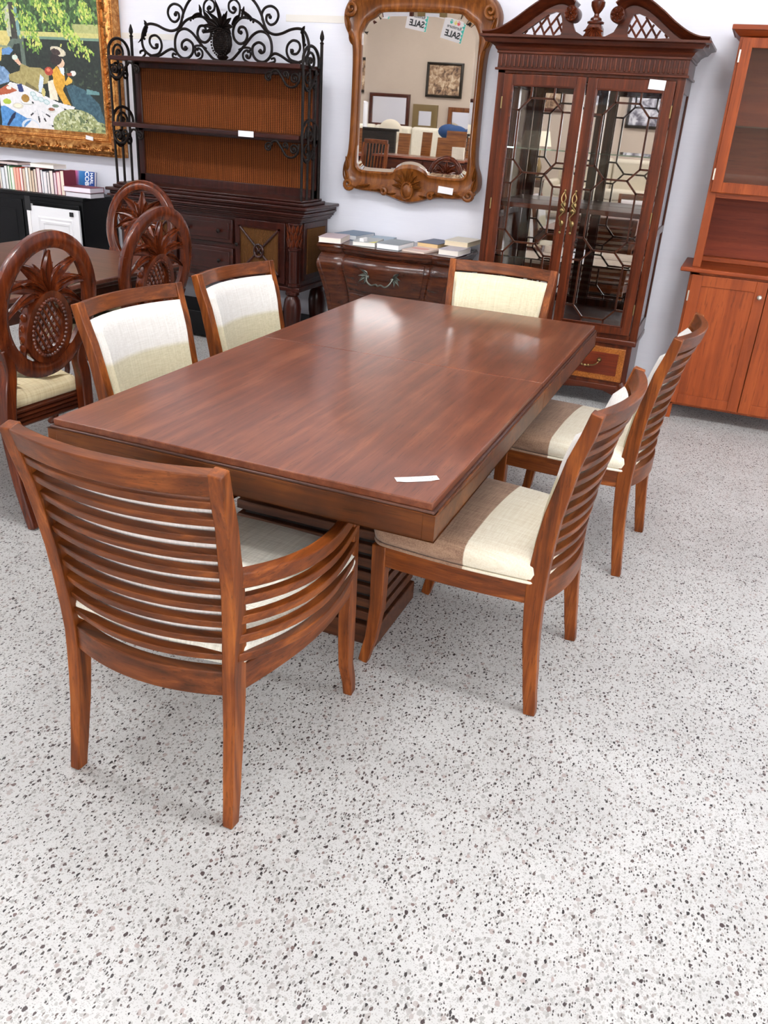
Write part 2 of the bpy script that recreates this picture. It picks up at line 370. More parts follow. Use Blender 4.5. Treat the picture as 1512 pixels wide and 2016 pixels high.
MB().box(-hx+.02,hx-.02,-hy+.02,hy-.02,.70,.729).build('subframe','slat',t)
for py in (2.25,3.09):
    cy0=py-(TY0+TY1)/2-.165; cx0,cx1=-.27,.23
    pd=MB().box(cx0+.02,cx1-.02,cy0+.02,cy0+.31,.03,.70).build('pedestal',flat('pedestal_core',(24,15,11),.7),t)
    z=.085
    mb=MB()
    while z<.66:
        mb.box(cx0,cx1,cy0,cy0+.33,z,z+.030); z+=.0475
    mb.build('slats','slat',pd,bev=.003)
    MB().box(cx0-.006,cx1+.006,cy0-.006,cy0+.336,0,.07).build('plinth','slat',pd,bev=.004)
# ---------------------------------------------------------------- slat-back dining chairs
LEAN=[(0,-.262),(.12,-.246),(.25,-.230),(.38,-.222),(.5,-.226),(.62,-.240),(.75,-.264),(.92,-.312)]
HWID=[(0,.222),(.2,.216),(.4,.214),(.65,.228),(.92,.245)]
BOW=.045
def yc(z): return interp(z,LEAN)
def hw(z): return interp(z,HWID)
def make_chair(label,arm=False,pad='padband',seat='seatband'):
    t=thing('slat_back_armchair' if arm else 'slat_back_chair',label,'chair')
    dy=-.028 if arm else 0; y=lambda z:yc(z)+dy
    fx,fy=(.255,.262) if arm else (.238,.236)
    zs=[0,.03,.08,.14,.2,.27,.34,.4,.47,.55,.63,.71,.79,.86,.922]
    for s in (-1,1):
        MB().bar([(s*hw(z),y(z),z) for z in zs],[.026+.006*min(1,z/.35) for z in zs],[.034+.018*min(1,z/.38)-(.02*max(0,(z-.5)/.42)) for z in zs],side=(1,0,0)).build('rear_leg','chair',t,bev=.003)
    nz=22
    us=[-1+2*i/nz for i in range(nz+1)]
    def curve(z,off=0,w=0): return [(u*(hw(z)-.010+w),y(z)-BOW*(1-u*u)+off,z) for u in us]
    sd=lambda z:(lambda i:(0,math.cos(.28),math.sin(.28)))
    MB().bar(curve(.896),.026,.052,side=lambda i:(0,1,.25)).build('top_rail','chairx',t,bev=.003)
    for i in range(10):
        z=.848-.0438*i
        MB().bar(curve(z),.021,.018,side=lambda i:(0,1,.22)).build('back_slat','chairx',t,bev=.002)
    MB().bar(curve(.383,0,.004),.030,.064,side=(0,1,0)).build('rear_rail','chairx',t,bev=.003)
    # upholstered back: concave padded panel in front of the slats
    nu,nv=24,20; F=[];B=[]
    mb=MB()
    for j in range(nv+1):
        v=j/nv; z=.43+(.868-.43)*v; fr=[];bk=[]
        for i in range(nu+1):
            u=-1+2*i/nu; e=min(1,(1-abs(u))/.09)*1.0; e2=min(1,v/.05,(1-v)/.05) ; q=max(0,1-(1-min(e,1))**2)**.5*max(0,1-(1-min(e2,1))**2)**.5
            x=u*(hw(z)-.017); yy=y(z)-BOW*(1-u*u)
            fr.append((x,yy+.018+.024*q,z)); bk.append((x,yy+.0155,z))
        F.append([mb.b.verts.new(p) for p in fr]); B.append([mb.b.verts.new(p) for p in bk])
    for G,fl in ((F,0),(B,1)):
        for j in range(nv):
            for i in range(nu):
                q=[G[j][i],G[j][i+1],G[j+1][i+1],G[j+1][i]]; mb.b.faces.new(q[::-1] if fl else q)
    edge=lambda G:[G[0][i] for i in range(nu)]+[G[j][nu] for j in range(nv)]+[G[nv][nu-i] for i in range(nu)]+[G[nv-j][0] for j in range(nv)]
    a,b=edge(F),edge(B)
    for i in range(len(a)): mb.b.faces.new((a[i],a[(i+1)%len(a)],b[(i+1)%len(a)],b[i]))
    mb.build('back_cushion',pad,t,smooth=50)
    # seat rails
    br=.03 if arm else .012
    for s in (-1,1):
        P=[(s*(.214+(fx-.214)*k/10+br*math.sin(PI*k/10)),-.205+dy+(fy+.205-dy)*k/10,.385) for k in range(11)]
        MB().bar(P,.026,.066,side=lambda i:(1,0,0)).build('side_rail','chairy',t,bev=.003)
    MB().bar([(fx*(-1+2*k/10),fy+.012*math.sin(PI*k/10),.385) for k in range(11)],.026,.064,side=(0,1,0)).build('front_rail','chairx',t,bev=.003)
    # seat cushion
    def outline(g):
        pts=[]; yr=-.222+dy; f=fy+.022
        for k in range(9): # front-right corner round
            a=PI/2*(1-k/8); pts.append((fx+.006-.04+math.cos(a)*.04+g*math.cos(a),f-.04+math.sin(a)*.04+g*math.sin(a)))
        for k in range(1,8): tt=k/8; pts.append((fx+.006+g+(.226-fx-.006)*tt+br*.8*math.sin(PI*tt),(f-.04)+(yr+.03-f+.04)*tt))
        for k in range(5): a=-PI/2*k/4; pts.append((.226-.03+math.cos(a)*.03+g*math.cos(a),yr+.03+math.sin(a)*.03+g*math.sin(a)))
        half=pts; mid=[(half[-1][0]*(1-k/6),yr-g-.018*math.sin(PI*.5*k/6)) for k in range(1,6)]
        full=half+mid+[(0,yr-g-.018)]+[(-x,yy) for x,yy in (half+mid)[::-1]]
        # front edge bow
        n=len(full); out=full+[((fx-.034)*(-1+2*k/6),f+g+.012*math.sin(PI*k/6)) for k in range(1,6)]
        return out
    lv=[(-.012,.418),(-.002,.421),(.009,.430),(.014,.448),(.012,.468),(.002,.483),(-.018,.492)]
    mb=MB(); rings=[[(x,yy,z) for x,yy in outline(g)] for g,z in lv]
    base=outline(-.018)
    for k in range(1,7):
        f=1-k/7; rings.append([(x*f,yy*f,.492+.016*(1-f*f)) for x,yy in base])
    mb.loft(rings); mb.build('seat_cushion',seat,t,smooth=60)
    if not arm: MB().tube([(x,yy,.4205) for x,yy in outline(.007)],.0048,6,closed=True).build('seat_piping',seat,t)
    # front legs
    for s in (-1,1):
        if arm:
            P=[(s*(fx+(.006 if z<.1 else 0)),fy+interp(z,[(0,.03),(.12,.008),(.3,0),(.62,.012)]),z) for z in (0,.05,.11,.18,.26,.36,.46,.54,.605)]
            MB().bar(P,[.027,.029,.031,.033,.034,.033,.03,.028,.027],[.03,.034,.038,.044,.048,.044,.036,.032,.03],side=(1,0,0)).build('front_leg','chair',t,bev=.003)
            def acurve(zr,zf,n=14,o=.05): return [(s*(hw(.6)-.002+(fx-hw(.6)+.004)*k/n+o*math.sin(PI*(k/n)**.85)),(y(.62)+.012)+(fy+.01-y(.62)-.012)*k/n,zr+(zf-zr)*k/n-.012*math.sin(PI*k/n)) for k in range(n+1)]
            MB().bar(acurve(.648,.598),[.036-.008*k/14 for k in range(15)],.036,side=lambda i:(1,0,0)).build('armrest','chairy',t,bev=.004)
            for q in range(4):
                MB().bar(acurve(.598-.0475*q,.545-.043*q),.024,.020,side=lambda i:(1,0,0)).build('arm_slat','chairy',t,bev=.002)
        else:
            P=[(s*fx,fy+interp(z,[(0,.034),(.1,.010),(.22,-.002),(.42,0)]),z) for z in (0,.04,.09,.15,.21,.28,.35,.416)]
            MB().bar(P,[.026,.027,.029,.031,.033,.034,.034,.034],[.030,.032,.035,.038,.041,.043,.044,.044],side=(1,0,0)).build('front_leg','chair',t,bev=.003)
    return t
side0=make_chair('banded-seat slat-back chair nearest the camera on the right side of the dining table')
side0.location=(-.515,2.222,0); side0.rotation_euler=(0,0,R(86)); side0['group']='slat-back side chairs'
far_right=dup(side0,(-.412,3.185,0),R(86),'banded-seat slat-back chair on the right of the table, behind the nearer one','slat-back side chairs')
for o in COL.objects:   # the cloth of this chair is cut with its stripe further forward
    if o.parent==far_right and o.name.startswith(('seat_cushion','seat_piping')):
        o.data=o.data.copy(); o.data.materials[0]=M['seatband2']
dup(side0,(-1.60,2.378,0),R(-94),'cream-backed wooden chair tucked in at the left side of the table, nearer the camera','slat-back side chairs')
dup(side0,(-1.600,3.05,0),R(-95),'cream-backed wooden chair at the left side of the table, in front of the iron-topped hutch','slat-back side chairs')
arm0=make_chair('cream-seated slat-back armchair at the near end of the dining table',True,'whitepad','creamseat')
arm0.location=(-1.035,1.545,0)
head=make_chair('beige-backed armchair at the far head of the dining table, before the glass cabinet',True,linen('beige_back_cloth',(214,200,164),(236,224,194)),'creamseat')
head.location=(-1.01,3.66,0); head.rotation_euler=(0,0,PI)
tg=thing('price_tag','folded white price tag lying on the near right corner of the dining table','tag',(-.580,1.720,.7622),R(37))
# slightly curled strip
mb=MB(); rings=[]
mb.loft([[(x,-.014+(.004 if abs(x)>.045 else 0),.0005+.0006*(x/.05)**2),(x,.014,.0005+.0006*(x/.05)**2),(x,.014,.0012+.0006*(x/.05)**2),(x,-.014+(.004 if abs(x)>.045 else 0),.0012+.0006*(x/.05)**2)] for x in [-.052,-.046,-.03,-.01,.01,.03,.046,.052]])
mb.build('paper_strip','paper',tg)
scr=flat('pencil_grey',(176,172,176),.8)
mb=MB(); random.seed(3)
for k in range(9):
    x=-.034+k*.0085; mb.tube([(x,-.004+random.uniform(-.002,.002),.0021),(x+.003,.004+random.uniform(-.002,.003),.0021),(x+.005,-.003,.0021)],.0005,4)
mb.build('handwriting',scr,tg)
# ---------------------------------------------------------------- left dining table
lt=thing('mahogany_table','dark mahogany dining table with moulded edge, at the left among the pineapple-back chairs','table',(-3.22,2.7,0))
hx,hy=.54,1.17
MB().box(-hx,hx,-hy,hy,.742,.765).build('tabletop','t2',lt,bev=.006,seg=3)
MB().box(-hx+.012,hx-.012,-hy+.012,hy-.012,.722,.742).build('moulding','t2d',lt,bev=.006)
MB().box(-hx+.05,hx-.05,-hy+.05,hy-.05,.64,.722).build('apron','t2d',lt,bev=.004)
for sx in (-1,1):
    for sy in (-1,1):
        MB().lathe([(.038,.64),(.04,.58),(.028,.56),(.045,.53),(.03,.5),(.04,.44),(.048,.36),(.036,.2),(.026,.1),(.038,.06),(.03,.02),(.028,0)],16,(sx*(hx-.12),sy*(hy-.12),0)).build('leg','t2d',lt)
# ---------------------------------------------------------------- pineapple-back chairs
def make_pine(label):
    t=thing('pineapple_back_chair',label,'chair')
    # back lies in a plane tilted rearwards; local back coords (u across, w up) -> 3d
    def bp(u,w,d=0): # d>0 towards the sitter
        a=.17; return Vector((u,-.255-math.sin(a)*(w-.5)+d*math.cos(a),w*1.0 if False else .5+(w-.5)*math.cos(a)+d*math.sin(a)))
    cz,ra,rb=.83,.238,.272
    n=56; ring=[]
    mb=MB()
    prof=[(-.030,-.012),(-.026,.012),(-.014,.020),(.004,.020),(.012,.014),(.020,.018),(.028,.010),(.030,-.012),(.012,-.020),(-.014,-.020)]
    for i in range(n):
        a=2*PI*i/n; r_=[]
        for dr,d in prof: r_.append(bp((ra-.028+dr)*math.cos(a),cz+(rb-.028+dr)*math.sin(a),d))
        ring.append(r_)
    mb.loft(ring,closed=True); mb.build('oval_frame','pine',t,smooth=40)
    # pineapple body: rim, beaded border, lattice
    pb=MB(); pcz,pa,pbb=.755,.088,.118; ring=[]
    for i in range(44):
        a=2*PI*i/44; r_=[]
        sh=1-.10*math.sin(a)
        for dr,d in [(-.020,-.022),(-.018,.018),(-.008,.026),(.006,.028),(.018,.020),(.022,-.006),(.020,-.024)]:
            r_.append(bp((pa+dr)*math.cos(a)*sh,pcz+(pbb+dr)*math.sin(a),d))
        ring.append(r_)
    pb.loft(ring,closed=True); body=pb.build('pineapple_rim','pine',t)
    for d in (.027,-.024):
        mb=MB()
        for i in range(40):
            a=2*PI*i/40; sh=1-.10*math.sin(a)
            mb.ball(bp((pa-.010)*math.cos(a)*sh,pcz+(pbb-.010)*math.sin(a),d),.0075,u=6,v=4)
        mb.build('beading','pine',body)
    mb=MB()
    for sg in (-1,1):
        for k in range(-6,7):
            o=k*.026; seg=[]
            for q in range(-30,31):
                w_=q*.004; u=o+sg*w_*.62
                sh=1-.10*(w_/pbb)
                if (u/((pa-.02)*sh))**2+(w_/(pbb-.02))**2<1.0: seg.append(bp(u,pcz+w_,.002*sg))
            if len(seg)>2: mb.tube([seg[0],seg[len(seg)//2],seg[-1]],.0052,6)
    mb.build('lattice','pine',body)
    # crown of carved leaves, front and rear faces
    mb=MB()
    for face in (1,-1):
        nrm=(bp(0,.8,1)-bp(0,.8,0))*face
        for ang,L,W,bend,c in ((0,.165,.062,0,.02),(16,.182,.070,.5,.03),(-16,.182,.070,-.5,.03),(38,.195,.082,.8,.03),(-38,.195,.082,-.8,.03),(64,.15,.07,.8,.02),(-64,.15,.07,-.8,.02),(8,.12,.040,.2,.10),(-8,.12,.040,-.2,.10),(28,.13,.044,.6,.10),(-28,.13,.044,-.6,.10)):
            a=R(ang); b0=bp(math.sin(a)*.022,.862+.01*math.cos(a),.004*face)
            tip=bp(math.sin(a)*.022+math.sin(a),.872+math.cos(a),0)-bp(math.sin(a)*.022,.872,0)
            mb.leaf(b0,tip,nrm,L,W,curl=c*1.3,thick=.017,bend=-bend*face,n=12)
    mb.build('leaf_crown','pine',t,smooth=30)
    # scrolls at shoulders and foot of the pineapple, linking it to the ring
    mb=MB()
    for s in (-1,1):
        P=[bp(s*(.098-.004*k)*1.0+s*.022*math.cos(k*.75)*(1-k/11),.83+.02*math.sin(k*.75)*(1-k/11),.006) for k in range(9)]
        mb.tube(P,[.012-.0007*k for k in range(9)],7)
        for zz,l in ((.80,.03),(.76,.03),(.72,.028),(.685,.024)): mb.ball(bp(s*(.103),zz,.0),.014,(1,1,1.2),8,5)
        P=catmull([bp(s*.02,.615,.004),bp(s*.06,.60,.006),bp(s*.095,.63,.006),bp(s*.10,.67,.004),bp(s*.08,.675,.004)],4); mb.tube(P,[.014]*(len(P)-3)+[.012,.01,.007],7)
        P=catmull([bp(s*.01,.60,0),bp(s*.05,.645,.008),bp(s*.03,.665,.01)],4); mb.tube(P,.010,7)
    mb.lathe([(.012,.0),(.035,.02),(.045,.05),(.03,.09),(.02,.1)],14,bp(0,.565,0),sy=.5)
    mb.build('scroll_carving','pine',t)
    # rear legs rising into the ring
    for s in (-1,1):
        P=catmull([bp(s*.195,.705),bp(s*.175,.64),bp(s*.172,.585),(s*.185,-.268,.52),(s*.192,-.262,.42),(s*.19,-.268,.3),(s*.19,-.29,.15),(s*.192,-.33,0)],4)
        m=len(P); MB().bar(P,[.040+.010*math.sin(PI*i/m) for i in range(m)],[.034+.012*math.sin(PI*i/m) for i in range(m)],side=(1,0,0)).build('rear_leg','pine',t,bev=.006)
    # seat
    def ol(g,z):
        pts=[]
        for x,yv,rd in ((.255,.235,.06),(-.255,.235,.06),(-.205,-.235,.03),(.205,-.235,.03)):
            a0={(1,1):0,(-1,1):90,(-1,-1):180,(1,-1):270}[(1 if x>0 else -1,1 if yv>0 else -1)]
            for k in range(6):
                a=R(a0+18*k); pts.append((x-math.copysign(rd,x)+(rd+g)*math.cos(a),yv-math.copysign(rd,yv)+(rd+g)*math.sin(a),z))
        return pts
    MB().loft([ol(-.01,.445),ol(.0,.45),ol(.004,.47),ol(-.002,.492),ol(-.02,.506),ol(-.07,.518),ol(-.14,.523)]).build('seat_cushion','goldseat',t,smooth=60)
    mb=MB()
    for k in range(4): mb.loft([ol(.004,.376+k*.017),ol(.010,.380+k*.017),ol(.010,.388+k*.017),ol(.004,.392+k*.017)])
    mb.loft([ol(.0,.372),ol(.0,.447)]); mb.build('seat_rail','mahogx',t)
    for s in (-1,1):
        P=catmull([(s*.225,.205,.4),(s*.245,.235,.32),(s*.228,.222,.18),(s*.215,.215,.06),(s*.228,.24,.0)],4); m=len(P)
        MB().tube(P,[.034-.018*min(1,i/(m*.7)) + (.008 if i>m-3 else 0) for i in range(m)],10).build('front_leg','pine',t)
    return t
GP='pineapple-back chairs round the left table'
p0=make_pine('carved pineapple-back chair with gold seat at the left edge, nearest the camera')
p0.location=(-2.60,2.42,0); p0.rotation_euler=(0,0,R(86)); p0['group']=GP
dup(p0,(-2.81,3.37,0),R(85),'carved pineapple-back chair behind the cream chair at the left of the dining table',GP)
dup(p0,(-3.31,4.02,0),R(184),'carved pineapple-back chair at the far end of the left table, before the hutch',GP)
dup(p0,(-3.72,.02,0),R(-4),'carved pineapple-back chair standing away from the table, seen only in the wall mirror',GP)
dup(p0,(-3.95,2.55,0),R(-90),'gold-seated pineapple-back chair across the left table, seen between the spokes',GP)
def pempty(name,parent):
    o=bpy.data.objects.new(name,None); o.empty_display_size=.05; COL.objects.link(o); o.parent=parent; return o
def spiral(c,r0,r1,a0,turns,n=14):
    out=[]; N=max(6,int(abs(turns)*n))
    for i in range(N+1):
        t=i/N; a=R(a0)+2*PI*turns*t; r=r0+(r1-r0)*t**.85; out.append((c[0]+r*math.cos(a),c[1]+r*math.sin(a)))
    return out
def resample(P,n):
    P=[Vector(p) for p in P]; L=[0]
    for i in range(len(P)): L.append(L[-1]+(P[(i+1)%len(P)]-P[i]).length)
    out=[]
    for k in range(n):
        d=L[-1]*k/n; i=max(j for j in range(len(P)) if L[j]<=d+1e-9); s=L[i+1]-L[i]; t=(d-L[i])/s if s else 0
        out.append(tuple(P[i].lerp(P[(i+1)%len(P)],t)))
    return out
# ---------------------------------------------------------------- hutch with wrought iron
H=thing('iron_hutch','tall dark hutch with black wrought iron scrollwork, pineapple crest and woven back panels','hutch',(-3.35,5.03,0))
sbd=H
# sideboard
MB().box(-.70,.70,.02,.43,.44,.90).build('sideboard_body','hutch',H,bev=.004)
mb=MB()
for a,b,z0,z1 in ((.02,.02,.925,.945),(.0,.0,.945,.965)): mb.box(-.78+a,.78-a,-.035+b,.455,z0,z1)
mb.build('counter_top','hutch',H,bev=.006,seg=3)
mb=MB()
for k,(e,z) in enumerate(((.0,.862),(.010,.874),(.022,.886),(.030,.900),(.044,.912))): mb.box(-.72-e,.72+e,.005-e,.45,z,z+.013)
mb.build('cornice_moulding','hutch',H,bev=.004)
MB().box(-.72,.72,.0,.44,.425,.455).build('base_moulding','hutch',H,bev=.005)
for s in (-1,1):
    MB().lathe([(.040,.455),(.046,.46),(.046,.475),(.038,.48),(.039,.685),(.046,.69),(.046,.70),(.040,.705),(.042,.845),(.047,.85),(.047,.862)],18,(s*.665,.03,0)).build('column','hutchz',H)
    mb=MB()
    for row in range(3):
        for k in range(10):
            a=2*PI*(k+.5*row)/10; d=Vector((math.cos(a),math.sin(a),0)); mb.leaf(Vector((s*.665,.03,.71+.043*row))+d*.038,Vector((0,0,1))+d*.15,d,.058,.027,curl=.12,thick=.006,n=6)
    mb.build('capital_carving','pine',H)
    for yy in (.03,.40):
        MB().lathe([(.028,.0),(.034,.02),(.030,.05),(.04,.12),(.058,.24),(.062,.31),(.052,.37),(.034,.395),(.046,.405),(.046,.42),(.036,.43)],20,(s*.655,yy,0)).build('turned_leg','hutchz',H)
    # side panel
    MB().box(s*.695,s*.712,.08,.42,.49,.86).build('side_frame','hutch',H,bev=.003)
    MB().box(s*.70,s*.716,.12,.38,.53,.82).build('side_panel','rattan2',H)
    # door with woven panel, crossed bars and ring
    x0,x1=(.235,.61) if s>0 else (-.61,-.235); xm=(x0+x1)/2
    d=MB().box(x0,x1,-.0,.02,.47,.855).build('door','hutchz',H,bev=.004)
    MB().box(x0+.045,x1-.045,-.004,.004,.525,.805).build('woven_panel','rattan2',d)
    mb=MB(); mb.box(x0+.035,x0+.045,-.012,0,.515,.815).box(x1-.045,x1-.035,-.012,0,.515,.815).box(x0+.035,x1-.035,-.012,0,.515,.525).box(x0+.035,x1-.035,-.012,0,.805,.815)
    for q in (-1,1): mb.tube([(x0+.045,-.008,.665-q*.14),(x1-.045,-.008,.665+q*.14)],.008,6)
    mb.tube([(xm+.033*math.cos(a),-.014,.665+.04*math.sin(a)) for a in [2*PI*i/20 for i in range(20)]],.008,6,closed=True)
    mb.ball((xm,-.012,.665),.014)
    mb.build('crossed_bars','hutch',d)
    MB().lathe([(.004,0),(.004,.012),(.012,.016),(.014,.022),(.008,.028),(.001,.03)],12,(x0+.022 if s>0 else x1-.022,0,.69),'y').build('knob','iron',d)
for z0,z1 in ((.685,.84),(.485,.655)):
    d=MB().box(-.215,.215,-.0,.02,z0,z1).build('drawer','hutch',H,bev=.005)
    mb=MB().box(-.19,.19,-.007,0,z0+.025,z1-.025); mb.build('drawer_panel','hutch',d,bev=.004)
    for x in (-.12,.12): MB().lathe([(.004,0),(.004,.012),(.012,.016),(.014,.022),(.008,.028),(.001,.03)],12,(x,-.007,(z0+z1)/2),'y').build('knob','iron',d)
MB().box(-.70,.70,.04,.43,.02,.19).build('low_shelf','blk',H,bev=.006)
# upper frame with woven panels
mb=MB()
mb.box(-.70,-.655,.262,.285,.985,1.77).box(.655,.70,.262,.285,.985,1.77).box(-.70,.70,.262,.285,.985,1.052).box(-.70,.70,.262,.285,1.325,1.375).box(-.70,.70,.262,.285,1.715,1.77)
mb.build('back_frame','hutchz',H,bev=.004)
mb=MB().box(-.66,.66,.270,.280,1.045,1.33).box(-.66,.66,.270,.280,1.37,1.72); mb.build('woven_back','rattan',H)
mb=MB().box(-.74,.74,.0,.32,.965,.985).box(-.72,.72,.015,.31,.985,1.0); mb.build('upper_plinth','hutch',H,bev=.005)
for z in (1.352,1.745):
    MB().box(-.70,.70,.0,.27,z,z+.026).build('shelf','hutch',H,bev=.003)
# side irons
for s in (-1,1):
    X=s*.712; T=lambda pts:[(X,a,b) for a,b in pts]
    mb=MB()
    for yy,zt in ((.012,1.80),(.10,1.75),(.185,1.75)): mb.tube([(X,yy+.012*((zt-1)/.8 if yy<.05 else 0),.99),(X,yy+.01,zt)],.0085,6)
    mb.tube([(X,.265,.99),(X,.265,1.90)],.010,8)
    mb.lathe([(.010,1.895),(.014,1.90),(.006,1.91),(.014,1.925),(.013,1.94),(.005,1.965),(.001,1.972)],10,(X,.265,0))
    for z0 in (1.79,1.385):
        arc=[(.125-.105*math.cos(PI*i/14),z0+.085*math.sin(PI*i/14)) for i in range(15)]+[(.23,z0-.03)]
        mb.tube(T([(.02,z0-.04)]+arc),.0095,6)
        mb.tube(T([(.065,z0-.02)]+spiral((.125,z0),.06,.012,180,-1.5)),.0078,6)
        mb.ball((X,.125,z0),.011,u=8,v=5)
        lo=[(.022,z0-.07),(.03,z0-.12),(.075,z0-.158),(.125,z0-.14),(.165,z0-.095),(.215,z0-.055)]
        mb.tube(catmull(T(lo),4),.009,6)
        mb.tube(T(spiral((.085,z0-.095),.055,.012,250,1.4)),.0075,6); mb.tube(T(spiral((.175,z0-.125),.035,.008,120,-1.2)),.0075,6)
    mb.build('iron_side_frame','iron',H)
    for z in (1.735,1.342):
        Y=.004; U=lambda pts:[(s*a,Y,b) for a,b in pts]; mb=MB()
        mb.tube(catmull(U([(.50,z-.035),(.515,z-.010),(.545,z-.004),(.575,z-.035),(.615,z-.085),(.665,z-.088),(.695,z-.055),(.70,z-.01)]),4),.0075,6)
        mb.tube(U(spiral((.487,z-.042),.030,.006,30,1.4)),.0065,6); mb.tube(U(spiral((.665,z-.045),.034,.007,-20,1.5)),.0065,6); mb.tube(U(spiral((.605,z-.026),.022,.005,-60,1.3)),.006,6)
        mb.ball((s*.487,Y,z-.042),.010,u=8,v=5); mb.ball((s*.665,Y,z-.045),.011,u=8,v=5)
        mb.build('iron_bracket','iron',H)
# crest (all coordinates in the plane of the crest)
CY=.262
def cp(u,v): return ((u-760)*.00116, 1.775+(375-v)*.00094)
for s in (-1,1):
    mb=MB(); Tt=lambda pts:[(-s*a,CY,b) for a,b in pts]; L=lambda P,r=.0078,k=5: mb.tube(catmull(Tt([cp(*p) for p in P]),k),r,7)
    L([(762,-62),(690,-58),(610,-30),(550,20),(513,85),(492,150),(470,185),(430,200),(385,192),(330,168),(280,162),(250,180),(228,225),(222,280),(236,325),(268,352),(310,362),(345,352),(395,322),(430,312),(458,330)],.0085)
    L([(505,120),(508,80),(488,48),(450,38),(418,58),(408,95),(425,132),(455,145),(480,122),(478,92),(458,88)])
    L([(270,360),(330,345),(355,305),(350,260),(320,232),(285,240),(275,275),(295,308),(325,305),(328,280)])
    L([(462,370),(430,360),(432,340),(452,345)],.007)
    L([(740,372),(700,360),(660,320),(610,262),(565,208),(520,185),(475,200),(450,250),(452,320),(490,362),(535,360),(565,325),(565,275),(530,250),(497,268),(494,300),(515,312),(528,298)],.0085)
    L([(585,375),(622,355),(628,320),(603,300),(580,318),(588,345),(604,345)],.007)
    L([(600,312),(580,295),(590,285),(625,285),(655,300)],.007)
    L([(482,185),(520,140),(560,118),(600,108),(640,112),(675,145),(690,190),(682,235),(650,262),(615,250),(600,210),(615,168),(645,165),(655,190),(636,202)],.0085)
    L([(655,110),(645,70),(650,30),(680,5),(712,25),(712,65),(685,82),(670,60),(684,46)],.007)
    L([(215,375),(240,350),(232,328),(208,335),(206,350)],.007)
    for c in ((458,100),(322,292),(518,300),(640,195),(684,55),(604,335)):
        p=cp(*c); mb.ball((-s*p[0],CY,p[1]),.0125,u=8,v=5)
    mb.build('iron_scrollwork','iron',H)
    mb=MB()
    for (u0,v0,u1,v1,w_) in ((560,122,625,82,.030),(630,90,620,50,.022),(265,175,235,270,.026),(262,170,250,148,.02),(690,140,655,95,.03)):
        a=cp(u0,v0); b=cp(u1,v1); A=Vector((-s*a[0],CY-.004,a[1])); B=Vector((-s*b[0],CY-.004,b[1]))
        mb.leaf(A,B-A,(0,-1,0),(B-A).length*1.25,w_,curl=.2,thick=.012,bend=.15,n=8); 
        for q in range(4):
            C_=A.lerp(B,q/4); mb.ball(C_+Vector((0,0,-.008)),.009,(1,.7,1),7,5)
    mb.build('iron_leaf','iron',H)
mb=MB()
px,pz=0,1.775; a=cp(760,250); cz_=a[1]
mb.lathe([(.008,-.115),(.03,-.105),(.045,-.09),(.03,-.08),(.058,-.06),(.072,-.02),(.070,.02),(.056,.055),(.03,.075)],20,(0,CY,cz_-.0),'z',sy=.45)
for k in range(28):
    an=2*PI*k/28; mb.ball((.064*math.cos(an),CY-.03,cz_-.01+.092*math.sin(an)*.85),.007,u=6,v=4)
for i in range(-4,5):
    for j in range(-6,7):
        x=i*.0115+(j%2)*.0057; z=j*.0105
        if (x/.05)**2+(z/.07)**2<1: mb.ball((x,CY-.031,cz_-.01+z),.0058,u=6,v=4)
for ang,Ln in ((0,.15),(20,.12),(-20,.12),(42,.115),(-42,.115),(68,.11),(-68,.11),(92,.10),(-92,.10),(10,.09),(-10,.09)):
    an=R(ang); mb.leaf((.015*math.sin(an),CY-.01,cz_+.07),(math.sin(an),-.12,math.cos(an)),(0,-1,.1),Ln,.034,curl=.35,thick=.010,bend=.35*math.copysign(1,ang) if ang else 0,n=9)
mb.build('iron_pineapple','iron',H)
tg=thing('price_tag','white price tag taped on the front edge of the hutch middle shelf','tag',(-3.02,5.025,1.366)); MB().box(-.055,.055,-.003,0,-.017,.017).build('paper','paper',tg)
# ---------------------------------------------------------------- china cabinet
K=thing('china_cabinet','tall mahogany china cabinet with two glazed lattice doors and a scrolled broken pediment','cabinet',(-.94,5.08,0))
D=.40
mb=MB()
mb.box(-.5,-.458,0,.045,.42,1.80).box(.458,.5,0,.045,.42,1.80).box(-.5,.5,0,.03,1.775,1.80).box(-.5,.5,0,.05,.42,.445)
mb.box(-.5,-.458,D-.04,D,.42,1.80).box(.458,.5,D-.04,D,.42,1.80)
for s in (-1,1): mb.box(s*.5-(.03 if s>0 else 0),s*.5+(0 if s>0 else .03),.04,D-.04,.42,.50).box(s*.5-(.03 if s>0 else 0),s*.5+(0 if s>0 else .03),.04,D-.04,1.0,1.04).box(s*.5-(.03 if s>0 else 0),s*.5+(0 if s>0 else .03),.04,D-.04,1.72,1.8)
mb.build('carcass','mahog',K,bev=.003)
mb=MB().box(-.49,.49,.03,D-.01,.425,.45).box(-.49,.49,.03,D-.01,1.785,1.80); mb.build('floor_and_ceiling_boards','mahogx',K)
MB().box(-.46,.46,D-.014,D-.008,.45,1.785).build('mirror_back','darkmirror',K)
MB().box(-.49,.49,D-.008,D,.42,1.80).build('back_board','mahogx',K)
for s in (-1,1): MB().box(s*.490,s*.494,.045,D-.04,.5,1.72).build('side_glass','glass',K)
for z in (.80,1.40): MB().box(-.455,.455,.06,D-.02,z,z+.007).build('glass_shelf','shelfglass',K)
MB().box(-.455,.455,.05,D-.02,1.085,1.112).build('wooden_shelf','mahogx',K,bev=.003)
def bars(mb,segs,w=.010,d=.012,y=-.012):
    for (x0,z0),(x1,z1) in segs:
        v=Vector((x1-x0,0,z1-z0)); Ln=v.length+w*.6; a=math.atan2(v.z,v.x); mb.obox(((x0+x1)/2,y,(z0+z1)/2),(Ln,d,w),Matrix.Rotation(-a,3,'Y'))
